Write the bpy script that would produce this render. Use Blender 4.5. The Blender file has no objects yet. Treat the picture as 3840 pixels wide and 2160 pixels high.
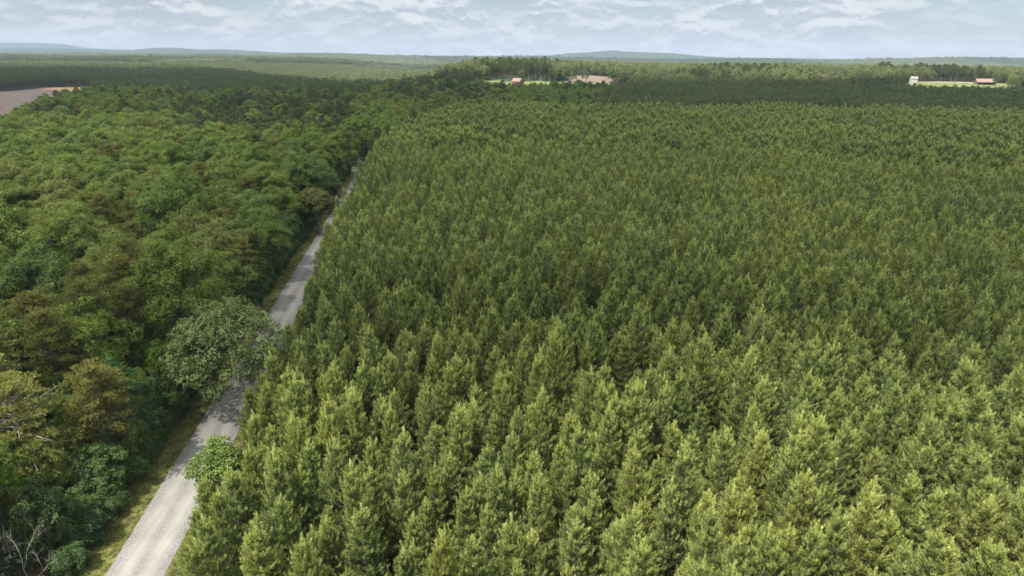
import bpy, math, random
import numpy as np
from mathutils import Vector, Matrix

R = math.radians
rng = np.random.default_rng(7)
random.seed(7)
C = bpy.context.scene.collection
scene = bpy.context.scene

# ------------------------------------------------------------------ camera, sky, sun, exposure
CAM_H = 52.0
PITCH, ROLL = 18.55, 0.5
cd = bpy.data.cameras.new('camera')
cam = bpy.data.objects.new('camera', cd)
C.objects.link(cam)
cd.sensor_width = 36.0
cd.lens = 24.02
cd.clip_start = 1.0
cd.clip_end = 60000.0
_m = Matrix.Rotation(R(90 - PITCH), 4, 'X') @ Matrix.Rotation(R(ROLL), 4, 'Z')
_m.translation = (0, 0, CAM_H)
cam.matrix_world = _m
scene.camera = cam

SUN_EL, SUN_AZ = 58.0, -135.0          # azimuth from +Y (view direction) towards +X
SDIR = Vector((math.cos(R(SUN_EL)) * math.sin(R(SUN_AZ)), math.cos(R(SUN_EL)) * math.cos(R(SUN_AZ)), math.sin(R(SUN_EL))))
sl = bpy.data.lights.new('sun', 'SUN')
sl.energy = 5.0
sl.angle = R(0.6)
sl.color = (1.0, 0.95, 0.86)
so = bpy.data.objects.new('sun', sl)
C.objects.link(so)
so.rotation_euler = SDIR.to_track_quat('Z', 'Y').to_euler()
so.location = (0, 0, 300)

scene.view_settings.view_transform = 'Standard'
scene.view_settings.look = 'None'
scene.view_settings.exposure = 1.15
scene.view_settings.gamma = 1.0
scene.view_settings.use_curve_mapping = False

scene.cycles.max_bounces = 6
scene.cycles.diffuse_bounces = 3
scene.cycles.glossy_bounces = 1
scene.cycles.transmission_bounces = 3
scene.cycles.volume_bounces = 0
scene.cycles.transparent_max_bounces = 8
scene.cycles.use_adaptive_sampling = True
scene.cycles.adaptive_threshold = 0.02


class NT:
    """small node-tree helper"""
    def __init__(s, tree):
        s.t = tree
        s.t.nodes.clear()

    def n(s, kind, **kw):
        nd = s.t.nodes.new(kind)
        for k, v in kw.items():
            if k.startswith('_'):
                nd.inputs[k[1:].replace('_', ' ')].default_value = v
            elif k.startswith('i') and k[1:].isdigit():
                nd.inputs[int(k[1:])].default_value = v
            else:
                setattr(nd, k, v)
        return nd

    def l(s, a, b):
        s.t.links.new(a, b)

    def math(s, op, a, b=None, clamp=False):
        m = s.n('ShaderNodeMath', operation=op, use_clamp=clamp)
        for i, v in enumerate((a, b)):
            if v is None:
                continue
            if isinstance(v, (int, float)):
                m.inputs[i].default_value = v
            else:
                s.l(v, m.inputs[i])
        return m.outputs[0]

    def mix(s, fac, a, b, blend='MIX'):
        m = s.n('ShaderNodeMix', data_type='RGBA', blend_type=blend)
        for i, v in ((0, fac), (6, a), (7, b)):
            if isinstance(v, (int, float)):
                m.inputs[i].default_value = v
            elif isinstance(v, tuple):
                m.inputs[i].default_value = (*v, 1)
            else:
                s.l(v, m.inputs[i])
        return m.outputs[2]

    def ramp(s, fac, stops, interp='LINEAR'):
        r = s.n('ShaderNodeValToRGB')
        r.color_ramp.interpolation = interp
        el = r.color_ramp.elements
        if len(stops) == 1:
            stops = [(0.0, stops[0][1]), (1.0, stops[0][1])]
        while len(el) < len(stops):
            el.new(0.5)
        for e, (p, c) in zip(el, stops):
            e.position = p
            e.color = (*c, 1) if isinstance(c, tuple) else (c, c, c, 1)
        s.l(fac, r.inputs[0])
        return r.outputs[0]

    def noise(s, vec, scale, detail=4, rough=0.55, dist=0.0):
        n = s.n('ShaderNodeTexNoise', _Scale=scale, _Detail=detail, _Roughness=rough, _Distortion=dist)
        if vec is not None:
            s.l(vec, n.inputs['Vector'])
        return n.outputs['Fac']


# world: Nishita sky behind a broken stratocumulus deck that recedes to the horizon
world = bpy.data.worlds.new('World')
scene.world = world
world.use_nodes = True
w = NT(world.node_tree)
tc = w.n('ShaderNodeTexCoord')
sky = w.n('ShaderNodeTexSky', sky_type='NISHITA', sun_disc=False, sun_elevation=R(SUN_EL), sun_rotation=R(SUN_AZ),
          altitude=150.0, air_density=1.0, dust_density=1.2, ozone_density=1.5)
sep = w.n('ShaderNodeSeparateXYZ')
w.l(tc.outputs['Generated'], sep.inputs[0])
zc = w.math('ADD', w.math('MAXIMUM', sep.outputs[2], 0.0), 0.42)
comb = w.n('ShaderNodeCombineXYZ')
w.l(w.math('DIVIDE', sep.outputs[0], zc), comb.inputs[0])
w.l(w.math('DIVIDE', sep.outputs[1], zc), comb.inputs[1])
P = comb.outputs[0]
comb2 = w.n('ShaderNodeCombineXYZ')      # the same deck sampled a little lower: gives the puffs lit tops and grey undersides
zc2 = w.math('ADD', zc, 0.006)
w.l(w.math('DIVIDE', sep.outputs[0], zc2), comb2.inputs[0])
w.l(w.math('DIVIDE', sep.outputs[1], zc2), comb2.inputs[1])
nA = w.noise(P, 4.8, 9, 0.56, 0.2)
nB = w.noise(comb2.outputs[0], 4.8, 9, 0.56, 0.2)
nC = w.noise(P, 2.0, 3, 0.5, 0.2)
nD = w.noise(P, 15.0, 7, 0.62, 0.4)
cover = w.ramp(w.math('ADD', w.math('MULTIPLY', nA, 0.6), w.math('MULTIPLY', nC, 0.5)), [(0.40, 0.0), (0.58, 1.0)])
shade = w.math('MULTIPLY', w.math('SUBTRACT', nA, nB), 4.0)
tone = w.math('ADD', w.math('ADD', w.math('MULTIPLY', nD, 0.6), w.math('MULTIPLY', nA, 0.30)), shade)
SKY_GREY, SKY_WHITE = (4.1, 4.6, 5.2), (7.9, 7.85, 7.95)
cloudc = w.ramp(tone, [(0.30, tuple(v / 10 for v in SKY_GREY)), (0.45, (0.55, 0.595, 0.65)), (0.60, tuple(v / 10 for v in SKY_WHITE))])
cloud10 = w.mix(1.0, cloudc, (10.0, 10.0, 10.0), 'MULTIPLY')
veil = w.mix(0.45, sky.outputs[0], (4.3, 5.7, 6.6))
skyc = w.mix(w.math('MULTIPLY', cover, 0.8), veil, cloud10)
hz = w.ramp(sep.outputs[2], [(0.0, 1.0), (0.045, 0.25), (0.075, 0.0)])
skyc = w.mix(w.math('MULTIPLY', hz, 0.62), skyc, (5.45, 5.85, 6.15))
bg = w.n('ShaderNodeBackground', _Strength=0.0525)
gain = w.ramp(sep.outputs[2], [(0.12, (0.417, 0.417, 0.417)), (0.5, (1.0, 0.97, 0.90))])      # unseen upper sky brightened with height, added to lift ambient light on the land
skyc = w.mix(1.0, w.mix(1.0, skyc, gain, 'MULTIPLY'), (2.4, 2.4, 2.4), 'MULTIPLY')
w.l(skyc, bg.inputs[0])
wo = w.n('ShaderNodeOutputWorld')
w.l(bg.outputs[0], wo.inputs[0])


# ------------------------------------------------------------------ helpers
def tag(o, label=None, cat=None, group=None, kind=None):
    if label: o['label'] = label
    if cat: o['category'] = cat
    if group: o['group'] = group
    if kind: o['kind'] = kind
    return o


def link(o, parent=None):
    C.objects.link(o)
    if parent is not None:
        o.parent = parent
    return o


def empty(name, loc=(0, 0, 0), rz=0.0, s=1.0):
    o = bpy.data.objects.new(name, None)
    C.objects.link(o)
    o.location = loc
    o.rotation_euler = (0, 0, rz)
    o.scale = (s, s, s)
    o.empty_display_size = 0.5
    return o


class MB:
    """collects vertices and same-size or mixed faces in numpy arrays and makes one mesh"""
    def __init__(s):
        s.v, s.f, s.tone, s.mi, s.nv = [], [], [], [], 0

    def add(s, verts, faces, tone=None, mat=0):
        verts = np.asarray(verts, dtype=np.float32).reshape(-1, 3)
        faces = np.asarray(faces, dtype=np.int32)
        s.v.append(verts)
        s.f.append(faces + s.nv)
        n = len(faces)
        t = np.full(n, 0.5, dtype=np.float32) if tone is None else np.broadcast_to(np.asarray(tone, dtype=np.float32), (n,))
        s.tone.append(t)
        s.mi.append(np.full(n, mat, dtype=np.int32))
        s.nv += len(verts)

    def mesh(s, name, mats, smooth=False):
        me = bpy.data.meshes.new(name)
        v = np.concatenate(s.v)
        sizes = np.concatenate([np.full(len(f), f.shape[1], dtype=np.int32) for f in s.f])
        loops = np.concatenate([f.ravel() for f in s.f]).astype(np.int32)
        me.vertices.add(len(v)); me.vertices.foreach_set('co', v.ravel())
        me.loops.add(len(loops)); me.loops.foreach_set('vertex_index', loops)
        me.polygons.add(len(sizes))
        st = np.zeros(len(sizes), dtype=np.int32); st[1:] = np.cumsum(sizes)[:-1]
        me.polygons.foreach_set('loop_start', st)
        try:
            me.polygons.foreach_set('loop_total', sizes)
        except Exception:
            pass
        me.polygons.foreach_set('material_index', np.concatenate(s.mi))
        me.polygons.foreach_set('use_smooth', np.full(len(sizes), smooth))
        for m in mats:
            me.materials.append(m)
        a = me.attributes.new('tone', 'FLOAT', 'FACE')
        a.data.foreach_set('value', np.concatenate(s.tone))
        me.update(calc_edges=True)
        return me

    def build(s, name, mats, parent=None, smooth=False):
        if not isinstance(mats, (list, tuple)):
            mats = [mats]
        return link(bpy.data.objects.new(name, s.mesh(name, mats, smooth)), parent)

    def box(s, x0, x1, y0, y1, z0, z1, mat=0):
        v = [(x, y, z) for z in (z0, z1) for y in (y0, y1) for x in (x0, x1)]
        s.add(v, [(0, 2, 3, 1), (4, 5, 7, 6), (0, 1, 5, 4), (2, 6, 7, 3), (0, 4, 6, 2), (1, 3, 7, 5)], mat=mat)

    def tube(s, pts, rad, sides=6, mat=0):
        pts = np.asarray(pts, dtype=float)
        n = len(pts)
        t = np.gradient(pts, axis=0)
        t /= np.linalg.norm(t, axis=1)[:, None] + 1e-9
        ref = np.array([1.0, 0, 0]) if abs(t[:, 0]).mean() < 0.7 else np.array([0, 1.0, 0])
        a = np.cross(t, ref); a /= np.linalg.norm(a, axis=1)[:, None] + 1e-9
        b = np.cross(t, a)
        ang = np.linspace(0, 2 * np.pi, sides, endpoint=False)
        ring = (a[:, None] * np.cos(ang)[None, :, None] + b[:, None] * np.sin(ang)[None, :, None]) * np.asarray(rad, dtype=float)[:, None, None]
        v = (pts[:, None] + ring).reshape(-1, 3)
        f = [(i * sides + j, i * sides + (j + 1) % sides, (i + 1) * sides + (j + 1) % sides, (i + 1) * sides + j) for i in range(n - 1) for j in range(sides)]
        s.add(v, f, mat=mat)


def unit(v):
    return v / (np.linalg.norm(v, axis=-1, keepdims=True) + 1e-9)


def rand_dirs(n, r):
    return unit(r.normal(size=(n, 3)))


def leaves(mb, cen, nor, size, tone, r, aspect=0.62):
    """one diamond-shaped leaf face for every centre"""
    n = len(cen)
    nor = unit(nor)
    t = unit(np.cross(nor, rand_dirs(n, r)))
    b = np.cross(nor, t)
    L = (size * r.uniform(0.75, 1.25, n))[:, None] * 0.5
    bend = nor * L * 0.25
    v = np.stack([cen - t * L, cen - b * L * aspect + bend, cen + t * L, cen + b * L * aspect + bend], axis=1)
    mb.add(v.reshape(-1, 3), np.arange(n * 4).reshape(n, 4), tone)


def tufts(mb, base, axis, length, k, nl, nw, tone, r, open_=0.62):
    """bottle-brush shoots: k needle faces round each axis"""
    n = len(base)
    axis = unit(axis)
    u = r.uniform(0.0, 1.0, (n, k, 1))
    L = np.broadcast_to(np.asarray(length, dtype=float).reshape(-1, 1, 1), (n, 1, 1))
    st = base[:, None] + axis[:, None] * L * u
    rad = rand_dirs(n * k, r).reshape(n, k, 3)
    rad = unit(rad - (rad * axis[:, None]).sum(-1, keepdims=True) * axis[:, None])
    d = unit(axis[:, None] * (1 - open_ * (1 - 0.45 * u)) + rad * open_ * (1.1 - 0.5 * u))
    side = unit(np.cross(d, rand_dirs(n * k, r).reshape(n, k, 3)))
    ln = nl * r.uniform(0.75, 1.2, (n, k, 1))
    v = np.stack([st - side * nw * 0.5, st + side * nw * 0.5, st + d * ln + side * nw * 0.22, st + d * ln - side * nw * 0.22], axis=2)
    tn = np.repeat(tone, k) + r.uniform(-0.08, 0.08, n * k) + 0.16 * (u.reshape(-1) - 0.5)
    mb.add(v.reshape(-1, 3), np.arange(n * k * 4).reshape(-1, 4), tn)


# ------------------------------------------------------------------ lie of the land
def S(t):
    t = np.clip(t, 0, 1)
    return t * t * (3 - 2 * t)


def wave(x, y, seed, n=7, base=1.0):
    r = np.random.default_rng(seed)
    out = 0.0
    tot = 0.0
    for i in range(n):
        a = r.uniform(0, 2 * np.pi); f = base * 1.55 ** i; am = 0.72 ** i
        out = out + am * np.sin((x * np.cos(a) + y * np.sin(a)) * f + r.uniform(0, 6.28))
        tot += am
    return out / tot


def road_x(y):
    return -39.4 - 0.1198 * (y - 58.6)


RIDGES = [  # (centre distance, depth, [(lateral tangent, height above the camera's level in metres per km)])
    (12500, 2200, [(-1.2, 13), (-0.72, 15.0), (-0.66, 15.5), (-0.62, 14.0), (-0.60, 10.0), (-0.57, 8.0), (-0.45, 6.5), (-0.3, 4), (-0.1, 2.5), (0.1, 3), (0.3, 4), (0.5, 3.5), (1.2, 4)]),
    (8200, 1100, [(-1.2, 6), (-0.72, 8.0), (-0.64, 8.5), (-0.56, 6.0), (-0.52, 7.5), (-0.50, 10.0), (-0.47, 10.5), (-0.43, 8.5), (-0.40, 9.2), (-0.37, 7.5), (-0.33, 5.5), (-0.2, 3.2), (0.0, 2.5),
                 (0.05, 5.0), (0.08, 8.0), (0.10, 9.0), (0.13, 11.5), (0.142, 11.8), (0.155, 10.5), (0.18, 9.8), (0.22, 8.8), (0.26, 6.0), (0.30, 4.0), (0.5, 3.0), (1.2, 3)]),
    (5600, 800, [(-1.2, 1), (-0.7, 1.5), (-0.33, 2.0), (-0.30, 5.0), (-0.24, 5.0), (-0.19, 3.4), (-0.1, 1), (0.02, 3.0), (0.06, 2.0), (0.2, 1.0), (0.34, 2.8), (0.44, 1.8), (0.52, 4.4), (0.62, 7.2), (0.68, 7.5), (0.75, 6.8), (1.2, 5)]),
]


def ground_z(x, y):
    x = np.asarray(x, dtype=float); y = np.asarray(y, dtype=float)
    yy = np.maximum(y, 1.0)
    az = x / yy
    mk = S((az + 0.17) / 0.12)
    z = (7 * S((y - 640) / 200) + 13 * S((y - 858) / 80) + (4 + 5 * S((0.2 - az) / 0.1)) * S((y - 900) / 160)) * mk * (1 - 0.75 * S((y - 1600) / 900))
    z = z + 8 * np.exp(-((az + 0.13) / 0.07) ** 2 - ((y - 830) / 160) ** 2)
    z = z + 26 * S((y - 1500) / 1500) * S((-0.12 - az) / 0.15) * (1 - 0.6 * S((y - 3200) / 1500))
    z = z + 3.0 * wave(x, y, 5, 5, 0.006) * S((y - 450) / 400)
    far = S((y - 3600) / 1400)
    z = z + far * 14 * wave(x, y, 9, 6, 0.0012)
    for yc, dep, prof in RIDGES:
        pa = np.interp(az, [p[0] for p in prof], [p[1] for p in prof])
        h = pa * yc / 1000 + CAM_H
        h = h + wave(x, y, int(yc), 7, 0.004) * 5
        z = np.maximum(z, np.where(y > 3000, h * np.exp(-((y - yc) / dep) ** 2), -50))
    return z


def gz(x, y):
    return float(ground_z(x, y))


def poly_in(x, y, poly):
    x = np.asarray(x); y = np.asarray(y)
    inside = np.zeros(x.shape, dtype=bool)
    n = len(poly)
    for i in range(n):
        x0, y0 = poly[i]; x1, y1 = poly[(i + 1) % n]
        c = ((y0 > y) != (y1 > y)) & (x < (x1 - x0) * (y - y0) / (y1 - y0 + 1e-12) + x0)
        inside ^= c
    return inside


def azp(pts):                      # (lateral tangent, distance) pairs to ground points
    return [(a * y, y) for a, y in pts]


CLEARCUT = azp([(-0.82, 400), (-0.72, 430), (-0.675, 540), (-0.64, 640), (-0.605, 770), (-0.59, 900), (-0.595, 1200), (-0.655, 1190), (-0.70, 1080), (-0.82, 940)])
DIRT = azp([(-0.66, 1110), (-0.585, 1060), (-0.588, 1210), (-0.63, 1200), (-0.665, 1180)])
FARM_MID = azp([(-0.062, 905), (-0.045, 872), (0.0, 862), (0.05, 868), (0.10, 862), (0.155, 872), (0.165, 915), (0.13, 950), (0.10, 962), (0.06, 958), (0.035, 972), (0.0, 955), (-0.03, 962), (-0.058, 935)])
FIELD_BROWN = azp([(0.072, 955), (0.10, 962), (0.132, 955), (0.142, 1010), (0.138, 1160), (0.10, 1180), (0.085, 1060)])
FARM_RIGHT = azp([(0.36, 965), (0.45, 945), (0.54, 925), (0.60, 872), (0.645, 848), (0.695, 850), (0.69, 900), (0.705, 985), (0.69, 1030), (0.60, 1040), (0.55, 1005), (0.45, 990), (0.37, 990)])
YARD_TAN = azp([(0.60, 1015), (0.655, 1015), (0.66, 1050), (0.56, 1055), (0.565, 1020)])


# ------------------------------------------------------------------ materials
def new_mat(name):
    m = bpy.data.materials.new(name)
    m.use_nodes = True
    return m, NT(m.node_tree)


def foliage(name, palette, tip, dark=0.62, transl=0.28, rough=0.55, patch=0.0, grain=0.8):
    """palette: colours of one kind of tree, one picked for every tree; tip: colour of high tone: new growth, and top light painted on clumps and plates"""
    m, t = new_mat(name)
    oi = t.n('ShaderNodeObjectInfo')
    k = len(palette)
    col = t.ramp(oi.outputs['Random'], [((i + 0.5) / k, c) for i, c in enumerate(palette)])
    at = t.n('ShaderNodeAttribute', attribute_name='tone')
    geo = t.n('ShaderNodeNewGeometry')
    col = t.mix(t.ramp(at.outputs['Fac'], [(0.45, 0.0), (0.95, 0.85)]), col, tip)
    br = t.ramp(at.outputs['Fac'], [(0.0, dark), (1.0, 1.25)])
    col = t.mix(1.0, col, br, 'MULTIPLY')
    nz = t.noise(geo.outputs['Position'], grain, 3, 0.6)
    col = t.mix(1.0, col, t.ramp(nz, [(0.3, 0.80), (0.7, 1.22)]), 'MULTIPLY')
    if patch:
        n2 = t.noise(geo.outputs['Position'], 0.018, 3, 0.55)
        col = t.mix(1.0, col, t.ramp(n2, [(0.35, (1 - patch, 1 - patch * 0.8, 1 - patch * 0.6)), (0.65, (1 + patch, 1 + patch * 0.8, 1 + patch * 0.2))]), 'MULTIPLY')
    p = t.n('ShaderNodeBsdfPrincipled', _Roughness=rough)
    p.inputs['Specular IOR Level'].default_value = 0.25
    t.l(col, p.inputs['Base Color'])
    tr = t.n('ShaderNodeBsdfTranslucent')
    t.l(t.mix(1.0, col, (1.15, 1.25, 0.7), 'MULTIPLY'), tr.inputs[0])
    mx = t.n('ShaderNodeMixShader', i0=transl)
    t.l(p.outputs[0], mx.inputs[1]); t.l(tr.outputs[0], mx.inputs[2])
    o = t.n('ShaderNodeOutputMaterial')
    t.l(mx.outputs[0], o.inputs[0])
    return m


def surface(name, ca, cb, scale=2.0, detail=6, rough=0.9, lo=0.35, hi=0.65, bump=0.0, stretch=None):
    m, t = new_mat(name)
    tcx = t.n('ShaderNodeTexCoord')
    vec = tcx.outputs['Object']
    if stretch:
        mp = t.n('ShaderNodeMapping'); mp.inputs['Scale'].default_value = stretch
        t.l(vec, mp.inputs[0]); vec = mp.outputs[0]
    nz = t.noise(vec, scale, detail, 0.6)
    p = t.n('ShaderNodeBsdfPrincipled', _Roughness=rough)
    p.inputs['Specular IOR Level'].default_value = 0.2
    t.l(t.ramp(nz, [(lo, ca), (hi, cb)]), p.inputs['Base Color'])
    if bump:
        b = t.n('ShaderNodeBump', _Strength=bump, _Distance=0.05)
        t.l(nz, b.inputs['Height']); t.l(b.outputs[0], p.inputs['Normal'])
    o = t.n('ShaderNodeOutputMaterial')
    t.l(p.outputs[0], o.inputs[0])
    return m


YP = [(0.165, 0.190, 0.052), (0.124, 0.170, 0.048), (0.130, 0.172, 0.066), (0.178, 0.196, 0.046), (0.112, 0.160, 0.052)]
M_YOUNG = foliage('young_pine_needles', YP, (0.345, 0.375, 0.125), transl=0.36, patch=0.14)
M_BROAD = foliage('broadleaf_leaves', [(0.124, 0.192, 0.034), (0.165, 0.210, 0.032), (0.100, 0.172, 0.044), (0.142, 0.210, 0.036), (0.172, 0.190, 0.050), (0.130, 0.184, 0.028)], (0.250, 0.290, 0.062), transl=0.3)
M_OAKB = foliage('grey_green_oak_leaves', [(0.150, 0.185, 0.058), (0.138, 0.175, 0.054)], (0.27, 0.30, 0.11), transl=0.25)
M_LIME = foliage('lime_green_leaves', [(0.090, 0.160, 0.016), (0.118, 0.160, 0.020)], (0.19, 0.25, 0.035), transl=0.35)
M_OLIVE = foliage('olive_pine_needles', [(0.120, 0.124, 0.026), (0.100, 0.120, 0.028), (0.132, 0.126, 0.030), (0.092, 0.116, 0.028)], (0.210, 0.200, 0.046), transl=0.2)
M_MATURE = foliage('mature_pine_needles', [(0.050, 0.078, 0.030), (0.064, 0.090, 0.030), (0.046, 0.072, 0.032), (0.076, 0.096, 0.034)], (0.115, 0.145, 0.048), transl=0.2, patch=0.12)
M_FARB = foliage('far_wood_leaves', [(0.135, 0.165, 0.058), (0.100, 0.130, 0.050), (0.165, 0.185, 0.066), (0.080, 0.110, 0.046), (0.185, 0.195, 0.085)], (0.26, 0.28, 0.11), transl=0.25, patch=0.2)
M_FARL = foliage('far_sapling_needles', [(0.120, 0.145, 0.052), (0.105, 0.132, 0.052), (0.135, 0.152, 0.055)], (0.19, 0.21, 0.085), transl=0.2, patch=0.12)
M_BARK = surface('pine_bark', (0.070, 0.052, 0.042), (0.15, 0.115, 0.095), 6.0, stretch=(1, 1, 0.2))
M_BARKG = surface('grey_bark', (0.10, 0.09, 0.075), (0.24, 0.22, 0.19), 6.0, stretch=(1, 1, 0.2))
M_DEAD = surface('bleached_dead_wood', (0.22, 0.19, 0.17), (0.42, 0.38, 0.34), 5.0)


def make_ground_mat():
    m, t = new_mat('forest_floor_and_fields')
    geo = t.n('ShaderNodeNewGeometry')
    pos = geo.outputs['Position']
    n1 = t.noise(pos, 0.9, 8, 0.65)
    n2 = t.noise(pos, 0.05, 5, 0.6)
    litter = t.ramp(n1, [(0.3, (0.040, 0.022, 0.012)), (0.55, (0.085, 0.044, 0.022)), (0.75, (0.16, 0.085, 0.045))])
    litter = t.mix(t.ramp(n2, [(0.45, 0.0), (0.7, 0.6)]), litter, (0.045, 0.055, 0.018))
    zone = {}
    for zn in ('clearcut', 'dirt', 'pasture', 'brown', 'tan', 'forest'):
        zone[zn] = t.n('ShaderNodeAttribute', attribute_name=zn).outputs['Fac']
    nf = t.noise(pos, 0.12, 6, 0.7)
    nff = t.noise(pos, 0.012, 6, 0.65)
    cc = t.ramp(nf, [(0.30, (0.090, 0.080, 0.052)), (0.47, (0.150, 0.112, 0.096)), (0.62, (0.215, 0.160, 0.138)), (0.76, (0.34, 0.28, 0.24))])
    cc = t.mix(t.ramp(nff, [(0.5, 0.0), (0.66, 0.65)]), cc, (0.105, 0.115, 0.050))
    dirt = t.ramp(nf, [(0.3, (0.30, 0.17, 0.09)), (0.7, (0.40, 0.28, 0.17))])
    past = t.ramp(t.noise(pos, 0.05, 5, 0.6), [(0.3, (0.090, 0.120, 0.036)), (0.7, (0.145, 0.165, 0.060))])
    past = t.mix(t.ramp(nff, [(0.5, 0.0), (0.72, 0.45)]), past, (0.25, 0.215, 0.12))
    brown = t.ramp(nf, [(0.3, (0.115, 0.085, 0.06)), (0.7, (0.19, 0.145, 0.115))])
    fo = t.ramp(t.noise(pos, 0.010, 9, 0.75), [(0.30, (0.018, 0.030, 0.018)), (0.5, (0.028, 0.044, 0.026)), (0.68, (0.050, 0.068, 0.034))])
    col = t.mix(zone['forest'], litter, fo)
    for k2, cl in (('clearcut', cc), ('dirt', dirt), ('pasture', past), ('brown', brown), ('tan', t.ramp(nf, [(0.3, (0.20, 0.175, 0.11)), (0.7, (0.28, 0.24, 0.16))]))):
        col = t.mix(zone[k2], col, cl)
    p = t.n('ShaderNodeBsdfPrincipled', _Roughness=0.95)
    p.inputs['Specular IOR Level'].default_value = 0.1
    t.l(col, p.inputs['Base Color'])
    b = t.n('ShaderNodeBump', _Strength=0.6, _Distance=0.2)
    t.l(n1, b.inputs['Height']); t.l(b.outputs[0], p.inputs['Normal'])
    o = t.n('ShaderNodeOutputMaterial')
    t.l(p.outputs[0], o.inputs[0])
    return m


def make_road_mat():
    m, t = new_mat('packed_gravel')
    geo = t.n('ShaderNodeNewGeometry')
    at = t.n('ShaderNodeAttribute', attribute_name='across')     # -1 left edge .. 1 right edge
    x = at.outputs['Fac']
    g1 = t.noise(geo.outputs['Position'], 7.0, 5, 0.75)
    mp = t.n('ShaderNodeMapping'); mp.inputs['Rotation'].default_value = (0, 0, -0.1193); mp.inputs['Scale'].default_value = (1, 0.06, 1)
    t.l(geo.outputs['Position'], mp.inputs[0])
    g2 = t.noise(mp.outputs[0], 1.6, 5, 0.6)
    g3 = t.noise(geo.outputs['Position'], 0.25, 4, 0.6)
    loose = t.ramp(g1, [(0.32, (0.07, 0.066, 0.064)), (0.5, (0.145, 0.138, 0.135)), (0.68, (0.30, 0.29, 0.285))])
    packed = t.ramp(g2, [(0.3, (0.185, 0.175, 0.155)), (0.7, (0.265, 0.252, 0.225))])
    packed = t.mix(0.25, packed, t.ramp(g1, [(0.3, (0.14, 0.14, 0.13)), (0.7, (0.36, 0.35, 0.33))]))
    d = t.math('ADD', t.math('ABSOLUTE', t.math('SUBTRACT', t.math('ABSOLUTE', x), 0.40)), t.math('MULTIPLY', t.math('SUBTRACT', g2, 0.5), 0.22))
    col = t.mix(t.ramp(d, [(0.10, 0.95), (0.42, 0.15)]), loose, packed)
    col = t.mix(1.0, col, t.ramp(g3, [(0.3, 0.86), (0.7, 1.1)]), 'MULTIPLY')
    p = t.n('ShaderNodeBsdfPrincipled', _Roughness=0.9)
    p.inputs['Specular IOR Level'].default_value = 0.2
    t.l(col, p.inputs['Base Color'])
    b = t.n('ShaderNodeBump', _Strength=0.5, _Distance=0.04)
    t.l(g1, b.inputs['Height']); t.l(b.outputs[0], p.inputs['Normal'])
    o = t.n('ShaderNodeOutputMaterial')
    t.l(p.outputs[0], o.inputs[0])
    return m


M_VERGE = None


# ------------------------------------------------------------------ ground, verges, road
def build_ground():
    nx, ny = 560, 620
    sx = np.linspace(-1, 1, nx); sx = np.sinh(sx * 5.2) / np.sinh(5.2) * 24000
    ty = np.linspace(0, 1, ny)
    sy = -300 + np.sinh(ty * 4.6) / np.sinh(4.6) * 26000
    X, Y = np.meshgrid(sx, sy)
    Z = ground_z(X, Y)
    hump = np.where(Y > 3500, 1.0, 0) * wave(X, Y, 77, 4, 0.05) * 3
    Z = Z + hump
    idx = np.arange(nx * ny).reshape(ny, nx)
    f = np.stack([idx[:-1, :-1], idx[:-1, 1:], idx[1:, 1:], idx[1:, :-1]], axis=-1).reshape(-1, 4)
    mb = MB()
    mb.add(np.stack([X, Y, Z], -1).reshape(-1, 3), f)
    o = mb.build('ground', make_ground_mat(), smooth=True)
    tag(o, kind='structure')
    x, y = X.ravel(), Y.ravel()
    x1 = x + 9 * wave(x, y, 21, 5, 0.02); y1 = y + 9 * wave(x, y, 22, 5, 0.02)
    zones = {
        'clearcut': poly_in(x, y, CLEARCUT), 'dirt': poly_in(x, y, DIRT), 'pasture': poly_in(x, y, FARM_MID) | poly_in(x, y, FARM_RIGHT),
        'brown': poly_in(x, y, FIELD_BROWN), 'tan': poly_in(x, y, YARD_TAN), 'forest': np.maximum(S((y - 520) / 200), 0.92 * ((x < road_x(y) - 8.5) | ((y > 336) & (x < -50)))),
    }
    for k, v in zones.items():
        a = o.data.attributes.new(k, 'FLOAT', 'POINT')
        a.data.foreach_set('value', v.astype(np.float32))


def ribbon(name, mat, off0, off1, y0, y1, z, step=1.0, jag=0.2, seed=1, nacross=9):
    """strip that follows the road between two offsets from its middle"""
    ys = np.arange(y0, y1, step)
    cx = road_x(ys)
    l = off0 + jag * wave(ys, 0 * ys, seed, 7, 0.35)
    r_ = off1 + jag * wave(ys, 0 * ys, seed + 1, 7, 0.35)
    u = np.linspace(0, 1, nacross)
    X = cx[:, None] + l[:, None] * (1 - u) + r_[:, None] * u
    Y = np.repeat(ys[:, None], nacross, 1) + (X - cx[:, None]) * 0.1198
    Z = ground_z(X, Y) + z
    n = len(ys)
    idx = np.arange(n * nacross).reshape(n, nacross)
    f = np.stack([idx[:-1, :-1], idx[:-1, 1:], idx[1:, 1:], idx[1:, :-1]], -1).reshape(-1, 4)
    mb = MB(); mb.add(np.stack([X, Y, Z], -1).reshape(-1, 3), f)
    o = mb.build(name, mat, smooth=True)
    a = o.data.attributes.new('across', 'FLOAT', 'POINT')
    a.data.foreach_set('value', np.tile(u * 2 - 1, n).astype(np.float32))
    return tag(o, kind='structure')


build_ground()
M_ROAD = make_road_mat()
M_VERGE = surface('mown_verge', (0.055, 0.050, 0.020), (0.150, 0.160, 0.040), 0.6, 9, 0.95, 0.35, 0.68)
ribbon('roadside_verge', M_VERGE, -8.2, 5.0, 20, 345, 0.05, 1.0, 0.8, 31, 12)
ribbon('gravel_road', M_ROAD, -3.15, 3.05, 20, 326, 0.10, 0.5, 0.16, 41, 11)
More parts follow.
